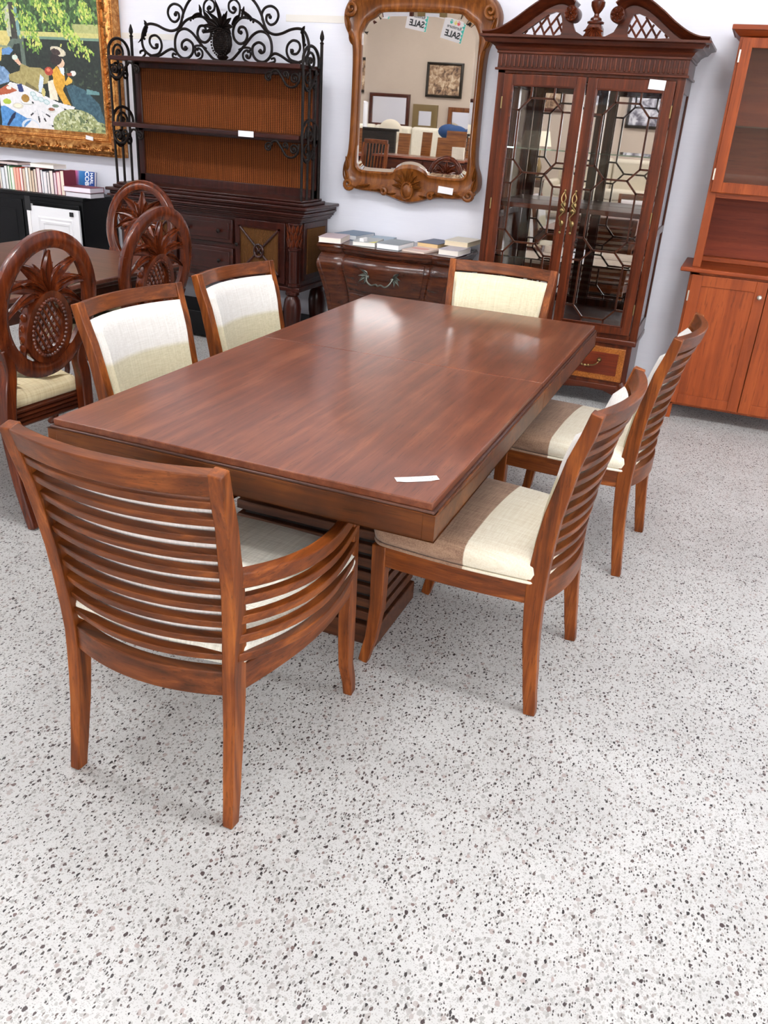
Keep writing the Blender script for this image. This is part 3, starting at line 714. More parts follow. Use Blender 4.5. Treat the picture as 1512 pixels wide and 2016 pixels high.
for s in (-1,1):
    xo,xi=(-.457,-.004) if s<0 else (.004,.457)
    d=pempty('door',K)
    gx0,gx1=xo+.052,xi-.052; gz0,gz1=.492,1.722
    mb=MB().box(xo,gx0,-.022,0,.447,1.773).box(gx1,xi,-.022,0,.447,1.773).box(gx0,gx1,-.022,0,.447,gz0).box(gx0,gx1,-.022,0,gz1,1.773)
    mb.build('door_frame','mahog',d,bev=.003)
    mb=MB().box(gx0,gx0+.008,-.026,-.016,gz0,gz1).box(gx1-.008,gx1,-.026,-.016,gz0,gz1).box(gx0,gx1,-.026,-.016,gz0,gz0+.008).box(gx0,gx1,-.026,-.016,gz1-.008,gz1)
    mb.build('inner_moulding','mahogx',d,bev=.003)
    MB().box(gx0-.005,gx1+.005,-.008,-.004,gz0-.005,gz1+.005).build('glass','glass',d)
    c=(gx0+gx1)/2; a,b=.064,.122; mb=MB(); seg=[]; zt=1.66
    seg+=[((c-a,zt),(c-a,gz1)),((c+a,zt),(c+a,gz1))]
    for q in range(3):
        z=zt-.38*q; z2=z-.38
        seg+=[((c-a,z),(c+a,z)),((c-a,z),(c-b,z-.062)),((c+a,z),(c+b,z-.062)),((c-b,z-.062),(c-b,z2+.062)),((c+b,z-.062),(c+b,z2+.062)),((c-b,z2+.062),(c-a,z2)),((c+b,z2+.062),(c+a,z2))]
        for zz in (z-.062,z2+.062): seg+=[((gx0,zz),(c-b,zz)),((c+b,zz),(gx1,zz))]
    z=zt-.38*3; seg+=[((c-a,z),(c+a,z)),((c-a,z),(c-a,gz0)),((c+a,z),(c+a,gz0))]
    bars(mb,seg); mb.build('lattice_bars','muntin',d)
    hx_=-.03 if s<0 else .03; mb=MB(); yb=-.028
    for zc in (1.16,1.06): mb.ball((hx_,yb+.004,zc-.03),.014,(1,.4,1.2),10,6)
    mb.tube(catmull([(hx_,yb,1.20),(hx_+.004,yb-.012,1.185),(hx_+.012,yb-.016,1.165),(hx_+.004,yb-.016,1.145),(hx_-.010,yb-.014,1.13),(hx_+.002,yb-.016,1.115),(hx_+.012,yb-.014,1.10),(hx_,yb-.014,1.08),(hx_-.012,yb-.014,1.06),(hx_+.002,yb-.014,1.03),(hx_+.006,yb-.01,1.0),(hx_,yb,.985)],4),.0042,6)
    mb.tube(catmull([(hx_,yb,1.20),(hx_-.012,yb-.012,1.175),(hx_-.010,yb-.014,1.15),(hx_+.004,yb-.014,1.135),(hx_+.012,yb-.014,1.125)],4),.0035,6)
    mb.ball((hx_,yb-.006,1.098),.017,(1,.5,1),10,6); mb.ball((hx_,yb,1.205),.007,u=8,v=5); mb.ball((hx_,yb,.98),.008,u=8,v=5)
    mb.build('handle','brass',d)
    for zc in (1.63,1.10,.60): MB().tube([(xo if s<0 else xi,-.024,zc-.03),(xo if s<0 else xi,-.024,zc+.03)],.004,6).build('hinge','brass',d)
# frieze
MB().box(-.505,.505,-.012,D,1.80,1.885).build('frieze','mahogx',K,bev=.003)
mb=MB(); n=40
for i in range(n):
    x=-.495+.99*(i+.5)/n; mb.box(x-.0055,x+.0055,-.026,-.010,1.808,1.868); 
mb.build('fluting','mahog',K,bev=.003)
mb=MB().box(-.515,.515,-.024,D,1.790,1.802).box(-.512,.512,-.022,D,1.872,1.885); mb.build('bead_moulding','mahogx',K,bev=.003)
mb=MB(); rings=[]
for e,z in ((.0,1.885),(.008,1.893),(.012,1.903),(.030,1.915),(.046,1.920),(.062,1.938),(.085,1.944),(.085,1.955),(.0,1.956)):
    rings.append([(-.512-e,-.02-e,z),(.512+e,-.02-e,z),(.512+e,D+.0,z),(-.512-e,D+.0,z)])
mb.loft(rings); mb.build('cornice','mahogx',K,smooth=30)
# pediment
SW=[(-.585,1.948),(-.53,1.952),(-.47,1.972),(-.40,2.012),(-.33,2.062),(-.26,2.105),(-.20,2.125),(-.15,2.118),(-.115,2.092)]
for s in (-1,1):
    S=[(p.x,p.y) for p in catmull([Vector((a,b,0)) for a,b in SW],5)]
    rings=[]
    for i,(x,z) in enumerate(S):
        a=S[max(0,i-1)]; b=S[min(len(S)-1,i+1)]; t=Vector((b[0]-a[0],b[1]-a[1])).normalized(); nn=Vector((-t.y,t.x)); rg=[]
        for o_,yv in ((.024,-.10),(.018,-.10),(.012,-.088),(.006,-.080),(-.004,-.062),(-.012,-.052),(-.018,-.040),(-.022,-.02),(-.022,.03),(.024,.03)):
            rg.append((-s*(x+nn.x*o_),yv,z+nn.y*o_))
        rings.append(rg)
    MB().loft(rings).build('swan_neck_moulding','mahogx',K,smooth=30)
    out=[(-.56,1.953),(-.47,1.962),(-.36,2.03),(-.27,2.09),(-.20,2.11),(-.15,2.10),(-.125,2.07),(-.118,2.02),(-.10,1.985),(-.06,1.965),(0,1.96),(0,1.945),(-.3,1.945)]
    inn=[(-.385,1.966),(-.35,1.990),(-.30,2.025),(-.25,2.058),(-.215,2.07),(-.19,2.066),(-.178,2.04),(-.172,2.01),(-.17,1.985),(-.175,1.966),(-.20,1.962),(-.27,1.962),(-.33,1.962)]
    ob=MB(); ob.ring([(-s*a,b) for a,b in inn],[(-s*a,b) for a,b in out],[(0,.0),(0,.026),(1,.026),(1,.0)]); ob.build('tympanum','mahogx',K)
    mb=MB()
    def clip(p0,p1):
        pts=[]; 
        for k_ in range(61):
            q=(p0[0]+(p1[0]-p0[0])*k_/60,p0[1]+(p1[1]-p0[1])*k_/60); ins=False; j=len(inn)-1
            for i in range(len(inn)):
                if (inn[i][1]>q[1])!=(inn[j][1]>q[1]) and q[0]<(inn[j][0]-inn[i][0])*(q[1]-inn[i][1])/(inn[j][1]-inn[i][1])+inn[i][0]: ins=not ins
                j=i
            if ins: pts.append(q)
        return pts
    for k_ in range(5):
        for P0,P1 in (((-.40+.052*k_,1.93),(-.27+.052*k_,2.10)),((-.36+.05*k_,2.05),(-.28+.05*k_,1.90))):
            c_=clip(P0,P1)
            if len(c_)>3: mb.tube([(-s*a,-.012+0*b,b) for a,b in (c_[0],c_[len(c_)//2],c_[-1])],.006,6)
    mb.build('fretwork','mahog',K)
    ro=pempty('rosette',K)
    MB().lathe([(.002,-.07),(.036,-.07),(.038,.035),(.034,.045),(.002,.045)],24,(s*.118,-.055,2.058),'y').build('rosette_disc','mahogx',ro)
    mb=MB()
    for i in range(8):
        a=2*PI*i/8; mb.leaf((s*.118+.004*math.cos(a),-.104,2.058+.004*math.sin(a)),(math.cos(a),0,math.sin(a)),(0,-1,0),.030,.020,thick=.008,n=7)
    mb.ball((s*.118,-.104,2.058),.006,u=8,v=5); mb.tube([(s*.118+.032*math.cos(2*PI*i/24),-.101,2.058+.032*math.sin(2*PI*i/24)) for i in range(24)],.003,6,closed=True)
    mb.build('rosette_petals','pine',ro)
MB().prism([(-.045,1.95),(.045,1.95),(.04,2.0),(.028,2.02),(-.028,2.02),(-.04,2.0)],-.05,.02).build('finial_plinth','mahog',K,bev=.004)
mb=MB()
for i in range(-3,4):
    a=R(i*24); mb.leaf((.0,-.052,2.0),(math.sin(a),0,-math.cos(a)),(0,-1,0),.075 if abs(i)<3 else .055,.022,thick=.009,curl=.1,n=7)
mb.build('shell_carving','pine',K)
MB().lathe([(.012,2.015),(.042,2.02),(.044,2.028),(.030,2.035),(.028,2.045),(.014,2.055),(.012,2.065),(.024,2.08),(.035,2.10),(.036,2.118),(.026,2.128),(.028,2.133),(.014,2.142),(.009,2.155),(.014,2.165),(.015,2.178),(.008,2.195),(.002,2.21)],20,(0,-.02,0)).build('finial','mahog',K)
# base with drawers
MB().box(-.505,.505,-.015,D+.01,.385,.42).build('waist_moulding','mahogx',K,bev=.008,seg=3)
MB().box(-.485,.485,.0,D,.135,.388).build('base_case','mahog',K,bev=.004)
for s in (-1,1):
    x0,x1=(-.455,-.02) if s<0 else (.02,.455)
    d=MB().box(x0,x1,-.016,0,.165,.365).build('drawer','inlay',K,bev=.004)
    MB().box(x0+.035,x1-.035,-.019,-.014,.20,.332).build('drawer_panel',wood('drawer_veneer',(70,24,12),(98,38,20),(122,54,28),'x',.28,.5),d)
    xm=(x0+x1)/2; mb=MB()
    mb.tube(catmull([(xm-.075,-.02,.285),(xm-.072,-.045,.275),(xm-.05,-.048,.258),(xm-.02,-.048,.252),(xm,-.05,.25),(xm+.02,-.048,.252),(xm+.05,-.048,.258),(xm+.072,-.045,.275),(xm+.075,-.02,.285)],4),.0042,8)
    for q in (-1,1): mb.lathe([(.002,.0),(.014,.003),(.014,.008),(.006,.02),(.002,.022)],12,(xm+q*.075,-.016,.287),'y'); mb.ball((xm+q*.02,-.048,.252),.0065,u=8,v=5)
    mb.ball((xm,-.05,.25),.008,u=8,v=5)
    mb.build('handle','brass',d)
ap=[(-.485,.14),(.485,.14),(.485,.09),(.44,.075),(.36,.10),(.25,.105),(.1,.09),(0,.06),(-.1,.09),(-.25,.105),(-.36,.10),(-.44,.075),(-.485,.09)]
MB().prism(ap,-.01,.012).build('shaped_apron','mahogx',K,bev=.004)
for s in (-1,1):
    for yy,f in ((.02,-1),(D-.04,1)):
        P=catmull([(s*.455,yy,.14),(s*.478,yy+f*.012,.115),(s*.475,yy+f*.012,.085),(s*.46,yy,.05),(s*.462,yy+f*.006,.025)],4); m=len(P)
        mb=MB().tube(P,[.042-.022*min(1,i/(m*.75)) for i in range(m)],12); mb.ball((s*.465,yy+f*.01,.022),.028,(1,1.15,.8),12,8)
        for q in (-1,0,1): mb.tube(catmull([(s*.462+q*.012,yy+f*.0,.05),(s*.465+q*.02,yy+f*.03,.035),(s*.465+q*.022,yy+f*.042,.01)],3),.007,6)
        for q in (-1,1): mb.tube([(s*.47+.018*math.cos(a_),yy-.03 if f<0 else yy+.03,.112+.018*math.sin(a_)) for a_ in [2*PI*i/14*.8 for i in range(14)]],.005,6)
        mb.build('cabriole_leg','mahog',K)
tg=thing('price_tag','white price tag taped at the top of the china cabinet right-hand door','tag',(-.575,5.054,1.752)); MB().box(-.042,.042,-.002,0,-.022,.024).build('paper','paper',tg,rot=(0,R(3),0))
# ---------------------------------------------------------------- cherry hutch at the right
Q=thing('cherry_hutch','reddish cherry hutch with a glass-fronted top, open niche and panelled doors below','hutch',(.19,5.08,0))
W=.41
MB().box(-W,W,.012,.39,.09,.845).build('lower_case','cherry',Q,bev=.002)
mb=MB().box(-W-.055,W+.055,-.035,.40,.848,.872); mb.build('counter','cherryx',Q,bev=.006,seg=3)
mb=MB().box(-W,-W+.05,.0,.02,.09,.848).box(W-.05,W,.0,.02,.09,.848).box(-W,W,.0,.02,.83,.848).box(-W,W,.0,.02,.09,.125); mb.build('face_frame','cherry',Q,bev=.002)
for s in (-1,1):
    x0,x1=(-W+.012,-.002) if s<0 else (.002,W-.012)
    d=pempty('door',Q)
    mb=MB().box(x0,x0+.058,-.02,0,.105,.835).box(x1-.058,x1,-.02,0,.105,.835).box(x0+.058,x1-.058,-.02,0,.105,.16).box(x0+.058,x1-.058,-.02,0,.778,.835)
    mb.build('door_frame','cherry',d,bev=.002)
    MB().box(x0+.056,x1-.056,-.012,-.002,.158,.78).build('door_panel','cherry',d)
    MB().lathe([(.004,0),(.005,.01),(.012,.016),(.013,.022),(.008,.027),(.001,.028)],14,((x1-.03) if s<0 else x0+.03,-.02,.757),'y').build('knob','steel',d)
    xe=x0 if s<0 else x1
    for zc in (.72,.22): MB().box(xe-.004,xe+.004,-.024,-.016,zc-.028,zc+.028).build('hinge','steel',d)
for s in (-1,1):
    for yy in (.03,.35): MB().bar([(s*(W-.03),yy,.09),(s*(W-.035),yy,.0)],[.045,.032],[.045,.032],side=(1,0,0)).build('foot','cherry',Q,bev=.003)
UF=.03
mb=MB()
for s in (-1,1): mb.box(s*W-(.02 if s>0 else 0),s*W+(0 if s>0 else .02),UF,.38,.872,2.0)
mb.build('upper_side','cherry',Q,bev=.002)
for s in (-1,1): MB().box(min(s*W,s*(W-.045)),max(s*W,s*(W-.045)),UF-.012,UF+.008,.872,2.0).build('upper_stile','cherry',Q,bev=.002)
MB().box(-W+.02,W-.02,.365,.38,.872,2.0).build('niche_back','niche',Q)
MB().box(-W+.02,W-.02,UF,.365,1.235,1.262).build('cabinet_floor','cherryx',Q)
MB().box(-W+.02,W-.02,.30,.365,.872,.90).build('back_rail','cherryx',Q,bev=.003)
MB().box(-W,W,UF-.01,.38,1.985,2.005).build('cabinet_top','cherryx',Q)
mb=MB(); rings=[]
for e,z in ((.0,1.985),(.01,1.99),(.035,2.012),(.045,2.014),(.045,2.034),(.04,2.036)): rings.append([(-W-e,UF-.012-e,z),(W+e,UF-.012-e,z),(W+e,.39,z),(-W-e,.39,z)])
mb.loft(rings); mb.build('crown_moulding','cherryx',Q,smooth=30)
for z in (1.58,): MB().box(-W+.02,W-.02,UF+.03,.365,z,z+.006).build('glass_shelf','shelfglass',Q)
for s in (-1,1):
    x0,x1=(-W+.014,-.002) if s<0 else (.002,W-.014)
    d=pempty('door',Q)
    z0,z1=1.262,1.982; y0=UF-.032
    mb=MB().box(x0,x0+.052,y0,UF-.012,z0,z1).box(x1-.052,x1,y0,UF-.012,z0,z1).box(x0+.052,x1-.052,y0,UF-.012,z0,z0+.052).box(x0+.052,x1-.052,y0,UF-.012,z1-.045,z1)
    mb.build('door_frame','cherry',d,bev=.002)
    MB().box(x0+.048,x1-.048,UF-.022,UF-.018,z0+.048,z1-.04).build('glass','glass',d)
    xe=x0 if s<0 else x1
    for zc in (1.90,1.35): MB().box(xe-.004,xe+.004,y0-.004,y0+.004,zc-.028,zc+.028).build('hinge','steel',d)
    MB().lathe([(.004,0),(.005,.01),(.012,.016),(.013,.022),(.008,.027),(.001,.028)],14,((x1-.026) if s<0 else x0+.026,y0,1.33),'y').build('knob','steel',d)
# ---------------------------------------------------------------- bombe chest
C0=thing('bombe_chest','low dark bombe chest with serpentine front under the wall mirror, books lying on its top','chest',(-2.02,5.04,0))
C0.scale=(1,1,1.012)
def chest_outline(hwid,bul,z,dep=.43):
    pts=[]; n=36
    for i in range(n+1):
        u=-1+2*i/n; a=abs(u)
        yv=-.055*math.cos(PI*u*.62)**2 if a<.8 else 0.0
        if a>.74: yv=-.014-.012*(a-.74)/.26
        elif a>.66: yv=.006-.02*(a-.66)/.08
        pts.append((u*hwid,yv-bul,z))
    pts+=[(hwid,dep*.5,z),(hwid,dep,z),(-hwid,dep,z),(-hwid,dep*.5,z)]
    return pts
mb=MB(); mb.loft([chest_outline(*q) for q in ((.455,.03,.738),(.462,.036,.742),(.462,.036,.752),(.458,.032,.757),(.452,.026,.760),(.452,.026,.765))]); mb.build('chest_top','chest',C0,smooth=30)
mb=MB(); mb.loft([chest_outline(*q) for q in ((.435,.008,.705),(.438,.014,.712),(.448,.024,.722),(.450,.026,.73),(.455,.03,.738))]); mb.build('neck_moulding','chest',C0,smooth=30)
prof=[(.370,-.035,.20),(.372,-.028,.28),(.378,-.015,.36),(.388,.0,.44),(.405,.018,.52),(.428,.036,.59),(.442,.044,.64),(.442,.036,.675),(.430,.012,.70),(.425,.004,.706)]
MB().loft([chest_outline(*q) for q in prof]).build('chest_body','chest',C0,smooth=40)
def strip(z0,z1,u0,u1,off,mat,name):
    mb=MB(); rings=[]
    for k_ in range(13):
        z=z0+(z1-z0)*k_/12; j=max(i for i in range(len(prof)-1) if prof[i][2]<=z+1e-6); a,b=prof[j],prof[j+1]; t=(z-a[2])/(b[2]-a[2]); q=[a[i]+(b[i]-a[i])*t for i in range(2)]
        o=[p for p in chest_outline(q[0],q[1],z) if u0*q[0]-1e-6<=p[0]<=u1*q[0]+1e-6 and p[1]<.2]
        rings.append([(x,yv-off,zz) for x,yv,zz in o]+[(x,yv+.01,zz) for x,yv,zz in o[::-1]])
    mb.loft(rings); return mb.build(name,mat,C0,bev=.003)
for z0,z1 in ((.495,.695),(.265,.475)):
    d=strip(z0,z1,-.66,.66,.010,'chest','drawer'); zc=(z0+z1)/2; yy=-.105 if z0>.4 else -.075
    mb=MB()
    for s in (-1,1):
        for a,L,b in ((20,.055,.2),(60,.05,.35),(95,.055,.45),(130,.04,.3)):
            mb.leaf((s*.085,yy+.012,zc+.008),(s*math.sin(R(a))*1,-.12,math.cos(R(a))),(0,-1,0),L*1.15,.026,curl=.25,thick=.007,bend=.5*s,n=7)
        mb.ball((s*.082,yy+.006,zc+.004),.011,u=8,v=5)
    mb.tube(catmull([(-.09,yy,zc+.012),(-.075,yy-.02,zc-.02),(-.045,yy-.026,zc-.038),(-.015,yy-.026,zc-.03),(0,yy-.028,zc-.036),(.02,yy-.026,zc-.03),(.05,yy-.026,zc-.038),(.075,yy-.02,zc-.02),(.09,yy,zc+.012)],4),.0055,7)
    mb.build('handle','pewter',d)
for s in (-1,1):
    for yy in (.02,.40):
        P=catmull([(s*.36,yy,.24),(s*.375,yy-.01,.16),(s*.36,yy,.06),(s*.385,yy-.03,.0)],4); MB().tube(P,[.04-.022*min(1,i/(len(P)*.7)) for i in range(len(P))],10).build('leg','chest',C0)
    MB().bar(catmull([(s*.432,-.02,.70),(s*.445,-.06,.64),(s*.425,-.05,.57),(s*.392,-.02,.44),(s*.376,.01,.28),(s*.374,.01,.2)],4),.03,.022,side=(1,0,0)).build('corner_post','chest',C0,bev=.005)
# ---------------------------------------------------------------- books
def mk_book(name,label,w,dp,th,cov,pg,loc,rz,stand=False,group=None,tex=None,tilt=0):
    # lying: w along x, dp along y (spine at the rear, +y), th in z.   standing: th along x, fore-edge towards -y
    cov=flat('book_cover',cov,.45) if isinstance(cov,tuple) else cov
    t=thing(name,label,'book',loc,rz,group); c=.0022; i=.004
    pm=flat('book_pages',pg,.9)
    if not stand:
        mb=MB().box(-w/2,w/2,0,dp,0,c).box(-w/2,w/2,0,dp,th-c,th).box(-w/2,w/2,dp-c,dp,c,th-c); mb.build('cover',cov,t)
        MB().box(-w/2+i,w/2-i,i*.6,dp-c,c,th-c).build('pages',pm,t)
    else:
        mb=MB().box(0,c,0,w,0,dp).box(th-c,th,0,w,0,dp).box(c,th-c,w-c,w,0,dp); mb.build('cover',cov,t)
        MB().box(c,th-c,i*.6,w-c,i*.6,dp-i).build('pages',pm,t)
        if tilt: t.rotation_euler=(0,tilt,rz)
    return t
CT=.7747
GC='books lying on the bombe chest'
for lab,w,dp,th,cov,pg,x,y,z,rz in (
 ('thick book with rose-grey cover at the left end of the chest top',.15,.22,.034,(196,176,180),(240,226,214),-2.395,4.985,0,.18),
 ('book with dark blue-grey cover at the back left of the chest top',.17,.24,.030,(104,124,146),(214,216,220),-2.40,5.23,0,-.12),
 ('book with grey cover and yellow corner, second along the chest front from the left',.15,.23,.026,(176,178,176),(236,230,222),-2.175,5.02,0,.16),
 ('thin pale blue book lying at the back of the chest top, centre left',.15,.21,.016,(150,168,182),(222,224,224),-2.18,5.25,0,.12),
 ('hardback with slate grey cover in the middle of the chest front',.155,.24,.033,(140,148,152),(240,238,238),-2.01,5.01,0,-.05),
 ('thin pamphlet with pink and cream cover, right of centre on the chest front',.16,.23,.010,(222,196,184),(232,218,204),-1.845,5.02,0,-.15),
 ('tan-paged thick book with dark blue cover at the back right of the chest',.15,.24,.034,(74,82,104),(214,184,138),-1.83,5.24,0,-.12),
 ('small white-paged book with mauve grey cover at the right front end of the chest',.135,.21,.034,(190,182,190),(240,230,220),-1.63,5.06,0,-.06),
 ('cream book lying at the back right corner of the chest',.16,.24,.030,(226,216,196),(226,208,178),-1.64,5.235,.035,-.05)):
    b=mk_book('lying_book',lab,w,dp,th,cov,pg,(x,y,CT+.0005+z),rz,group=GC)
    if 'yellow corner' in lab:
        MB().prism([(.03,.002),(.072,.002),(.072,.08)],th,th+.0006,'xy').build('yellow_corner',flat('yellow_print',(222,214,90),.5),b)
        MB().prism([(-.03,.01),(0,.0),(.01,.05),(-.01,.09)],th,th+.02,'xy').build('curled_leaf','paper',b)
    if 'pink' in lab: MB().lathe([(.001,.0101),(.05,.0101),(.05,.0107),(.001,.0107)],18,(-.01,.12,0),sx=1.2,sy=.7).build('cover_print',flat('pink_print',(214,150,140),.5),b)
# black cabinet with the book row
B0=thing('black_cabinet','low black painted cabinet at the far left of the back wall, carrying books','cabinet',(-5.25,5.10,0))
MB().box(-.84,.84,-.012,.38,.832,.855).build('cabinet_top','blk',B0,bev=.003)
MB().box(-.82,.82,.0,.375,.06,.832).build('cabinet_body','blk',B0,bev=.003)
for x0,x1 in ((-.80,-.27),(-.26,.27),(.28,.80)):
    d=MB().box(x0,x1,-.014,0,.09,.80).build('door','blk',B0,bev=.003); MB().box(x0+.06,x1-.06,-.018,-.012,.16,.73).build('door_panel','blk',d,bev=.004)
MB().box(-.80,.80,.03,.36,.0,.06).build('plinth','blk',B0)
wd=thing('cabinet_door_panel','loose white panelled cabinet door leaning on the front of the black cabinet','door panel',(-4.635,5.03,0))
mb=MB(); 
mb.box(-.215,.225,.0,.018,.13,.775)
mb.build('door_board','white',wd,bev=.002)
MB().ring([(-.10,.24),(.13,.24),(.13,.66),(-.10,.66)],[(-.15,.19),(.175,.19),(.175,.71),(-.15,.71)],[(0,0),(0,.006),(.3,.012),(.5,.003),(.8,.010),(1,.0)]).build('raised_moulding','white',wd)
MB().box(-.245,-.215,-.006,.03,.12,.785).build('edge_strip','paper',wd,bev=.002)
for x,z,w_,h_ in ((-.225,.79,.05,.10),(.165,.745,.03,.03)): MB().box(x-w_/2,x+w_/2,-.009,-.0063 if x<0 else -.001,z-h_/2,z+h_/2).build('black_tape',flat('black_tape',(14,14,15),.5),wd)
MB().box(-.22,.225,.0,.04,.0,.13).build('foot_block','blk',wd)
random.seed(11)
row=[((28,26,30),(232,226,222)),((196,120,96),(236,204,188)),((40,36,40),(226,216,206)),((220,222,226),(230,230,232)),((30,28,30),(228,226,224)),((92,132,96),(226,226,216)),((118,176,104),(232,234,226)),((226,180,160),(232,176,156)),((206,92,70),(228,170,150)),((214,70,52),(240,226,220)),((40,34,34),(214,190,168)),((226,216,206),(238,232,228)),((50,44,44),(224,206,182)),((180,146,120),(216,194,170)),((30,30,36),(224,208,192)),((150,60,70),(232,218,216)),((36,36,44),(238,234,236)),((206,206,216),(234,226,226)),((30,28,34),(232,222,220)),((60,50,56),(236,222,214)),((88,14,36),(224,200,206)),((180,70,96),(236,212,206)),((120,30,50),(238,222,206))]
nm={(28,26,30):'black',}
def cname(c):
    r,g,b=c
    if max(c)<70: return 'black'
    if max(c)-min(c)<26: return 'pale grey' if max(c)>190 else 'grey'
    if g>r: return 'green'
    if r>200 and g<100: return 'red'
    if r<160 and g<40: return 'dark crimson'
    if b>g and r>140: return 'pink-red'
    if r>210: return 'salmon'
    if r>190 and g>=110: return 'terracotta'
    return 'tan'
ordn=['first','second','third','fourth','fifth','sixth','seventh','eighth','ninth','tenth','eleventh','twelfth','thirteenth','fourteenth','fifteenth','sixteenth','seventeenth','eighteenth','nineteenth','twentieth','twenty-first','twenty-second','twenty-third']
x=-4.60; tops=[]
for i,(cv,pg) in enumerate(row[::-1]):
    th=random.choice((.022,.026,.03,.034)); h=random.uniform(.148,.172); x-=th+.0015
    mk_book('standing_book','%s-covered book, %s from the right in the row standing pages-out on the black cabinet'%(cname(cv),ordn[i]),.125,h,th,cv,pg,(x,5.13,.8555),0,True,'books standing in a row on the black cabinet',tilt=-.0)
    tops.append((x,h))
xr=x
mk_book('flat_book','white-paged book laid flat across the tops of the standing row, right of two',.22,.13,.026,(214,206,196),(240,232,226),(-4.80,5.135,.8555+.1735),0,group='books laid on the standing row')
mk_book('flat_book','dark-covered book laid flat on the standing row at the far left',.20,.13,.020,(58,44,46),(214,196,190),(-5.12,5.135,.8555+.1735),0,group='books laid on the standing row')
# blue thriller facing the room
k=NT('blue_cover',.4); tc=k.new('ShaderNodeTexCoord'); sp=k.new('ShaderNodeSeparateXYZ'); k.l(tc.outputs['Object'],sp.inputs[0])
k.l(k.ramp(k.math('MULTIPLY',k.math('ADD',sp.outputs[0],0.0),4.6),[(0,(226,110,140)),(.28,(214,110,160)),(.42,(70,140,200)),(.7,(30,96,172)),(1,(22,60,128))]),k.b.inputs['Base Color'])
bt=thing('blue_paperback','blue and pink paperback with white lettering, leaning at the right end of the book row','book',(-4.71,5.30,.8555))
bt.rotation_euler=(R(-8),0,0)
MB().box(0,.225,0,.004,0,.165).box(0,.225,.024,.028,0,.165).box(0,.004,.004,.024,0,.165).build('cover',k.m,bt,bev=.001)
MB().box(.005,.222,.004,.024,.002,.163).build('pages','paper',bt)
wt=flat('white_print',(244,246,250),.5)
text_mesh('title_lettering','HARL',.034,wt,bt,(.200,-.0012,.118),(R(90),R(90),0),.0006,.001,sx=.95)
text_mesh('title_lettering','COB',.050,wt,bt,(.158,-.0012,.116),(R(90),R(90),0),.0006,.0015,sx=.95)
GS='books stacked flat at the right end of the black cabinet'
mk_book('stacked_book','pale hardback at the bottom of the two-book stack beside the blue paperback',.23,.15,.034,(50,44,52),(226,220,226),(-4.475,5.115,.8555),.0,group=GS)
mk_book('stacked_book','white-paged hardback with maroon cover, on top of the two-book stack by the blue paperback',.235,.155,.036,(120,44,56),(236,226,236),(-4.478,5.112,.8905),.04,group=GS)
# ---------------------------------------------------------------- wall mirror
MX,MZ=-2.055,1.63
Mr=thing('wall_mirror','carved golden-brown framed mirror with ears, hanging on the back wall above the bombe chest','mirror',(MX,WY-.055,.064))
Mr.scale=(.958,1,.958)
hg=.395
def G(x,z): return (x,z)
gl=[(-hg+.03,1.175),(-.125,1.178),(-.11,1.205),(-.06,1.232),(0,1.24),(.06,1.232),(.11,1.205),(.125,1.178),(hg-.03,1.175),(hg,1.21),(hg,1.30),(hg,1.36),(hg,1.6),(hg,1.86),(hg,1.93),(hg,2.00),(hg-.035,2.06),(hg-.09,2.085),(hg-.12,2.115),(.0,2.12),(-hg+.12,2.115),(-hg+.09,2.085),(-hg+.035,2.06),(-hg,2.00),(-hg,1.93),(-hg,1.86),(-hg,1.6),(-hg,1.36),(-hg,1.30),(-hg,1.21)]
ot=[(-.40,1.045),(-.22,1.045),(-.12,1.02),(-.06,1.0),(0,.99),(.06,1.0),(.12,1.02),(.22,1.045),(.40,1.045),(.495,1.11),(.485,1.21),(.447,1.27),(.443,1.6),(.443,1.90),(.462,1.96),(.515,2.03),(.525,2.12),(.47,2.21),(.32,2.24),(.0,2.29),(-.32,2.24),(-.47,2.21),(-.525,2.12),(-.515,2.03),(-.462,1.96),(-.443,1.90),(-.443,1.6),(-.447,1.27),(-.485,1.21),(-.495,1.11)]
def dens(P,k_=5):
    out=[]; n=len(P)
    for i in range(n):
        a,b=Vector(P[i]),Vector(P[(i+1)%n])
        for j in range(k_): out.append(tuple(a.lerp(b,j/k_)))
    return out
def smooth2(P,it=3):
    P=[Vector(p) for p in P]; n=len(P)
    for _ in range(it): P=[(P[i-1]+P[i]*2+P[(i+1)%n])/4 for i in range(n)]
    return [tuple(p) for p in P]
gi,go=smooth2(dens(gl),2),smooth2(dens(ot),5)
MB().ring(gi,go,[(0,-.02),(0,.012),(.10,.020),(.18,.012),(.30,.010),(.55,.016),(.72,.030),(.86,.040),(.95,.036),(1,.020),(1,-.045)]).build('carved_frame','mirrorwood',Mr,smooth=40)
mb=MB(); mb.ring([(0+a*.93,1.63+(b-1.63)*.95) for a,b in gi],gi,[(0,-.012),(0,-.0062),(1,-.0046),(1,-.012)]); mb.build('bevelled_edge','mirror',Mr)
mb=MB(); mb.prism([(a*.935,1.63+(b-1.63)*.955) for a,b in gi],.006,.010); mb.build('mirror_glass','mirror',Mr)
MB().prism([(a*.99,1.63+(b-1.63)*.99) for a,b in go],.028,.045).build('back_board','mirrorwood',Mr)
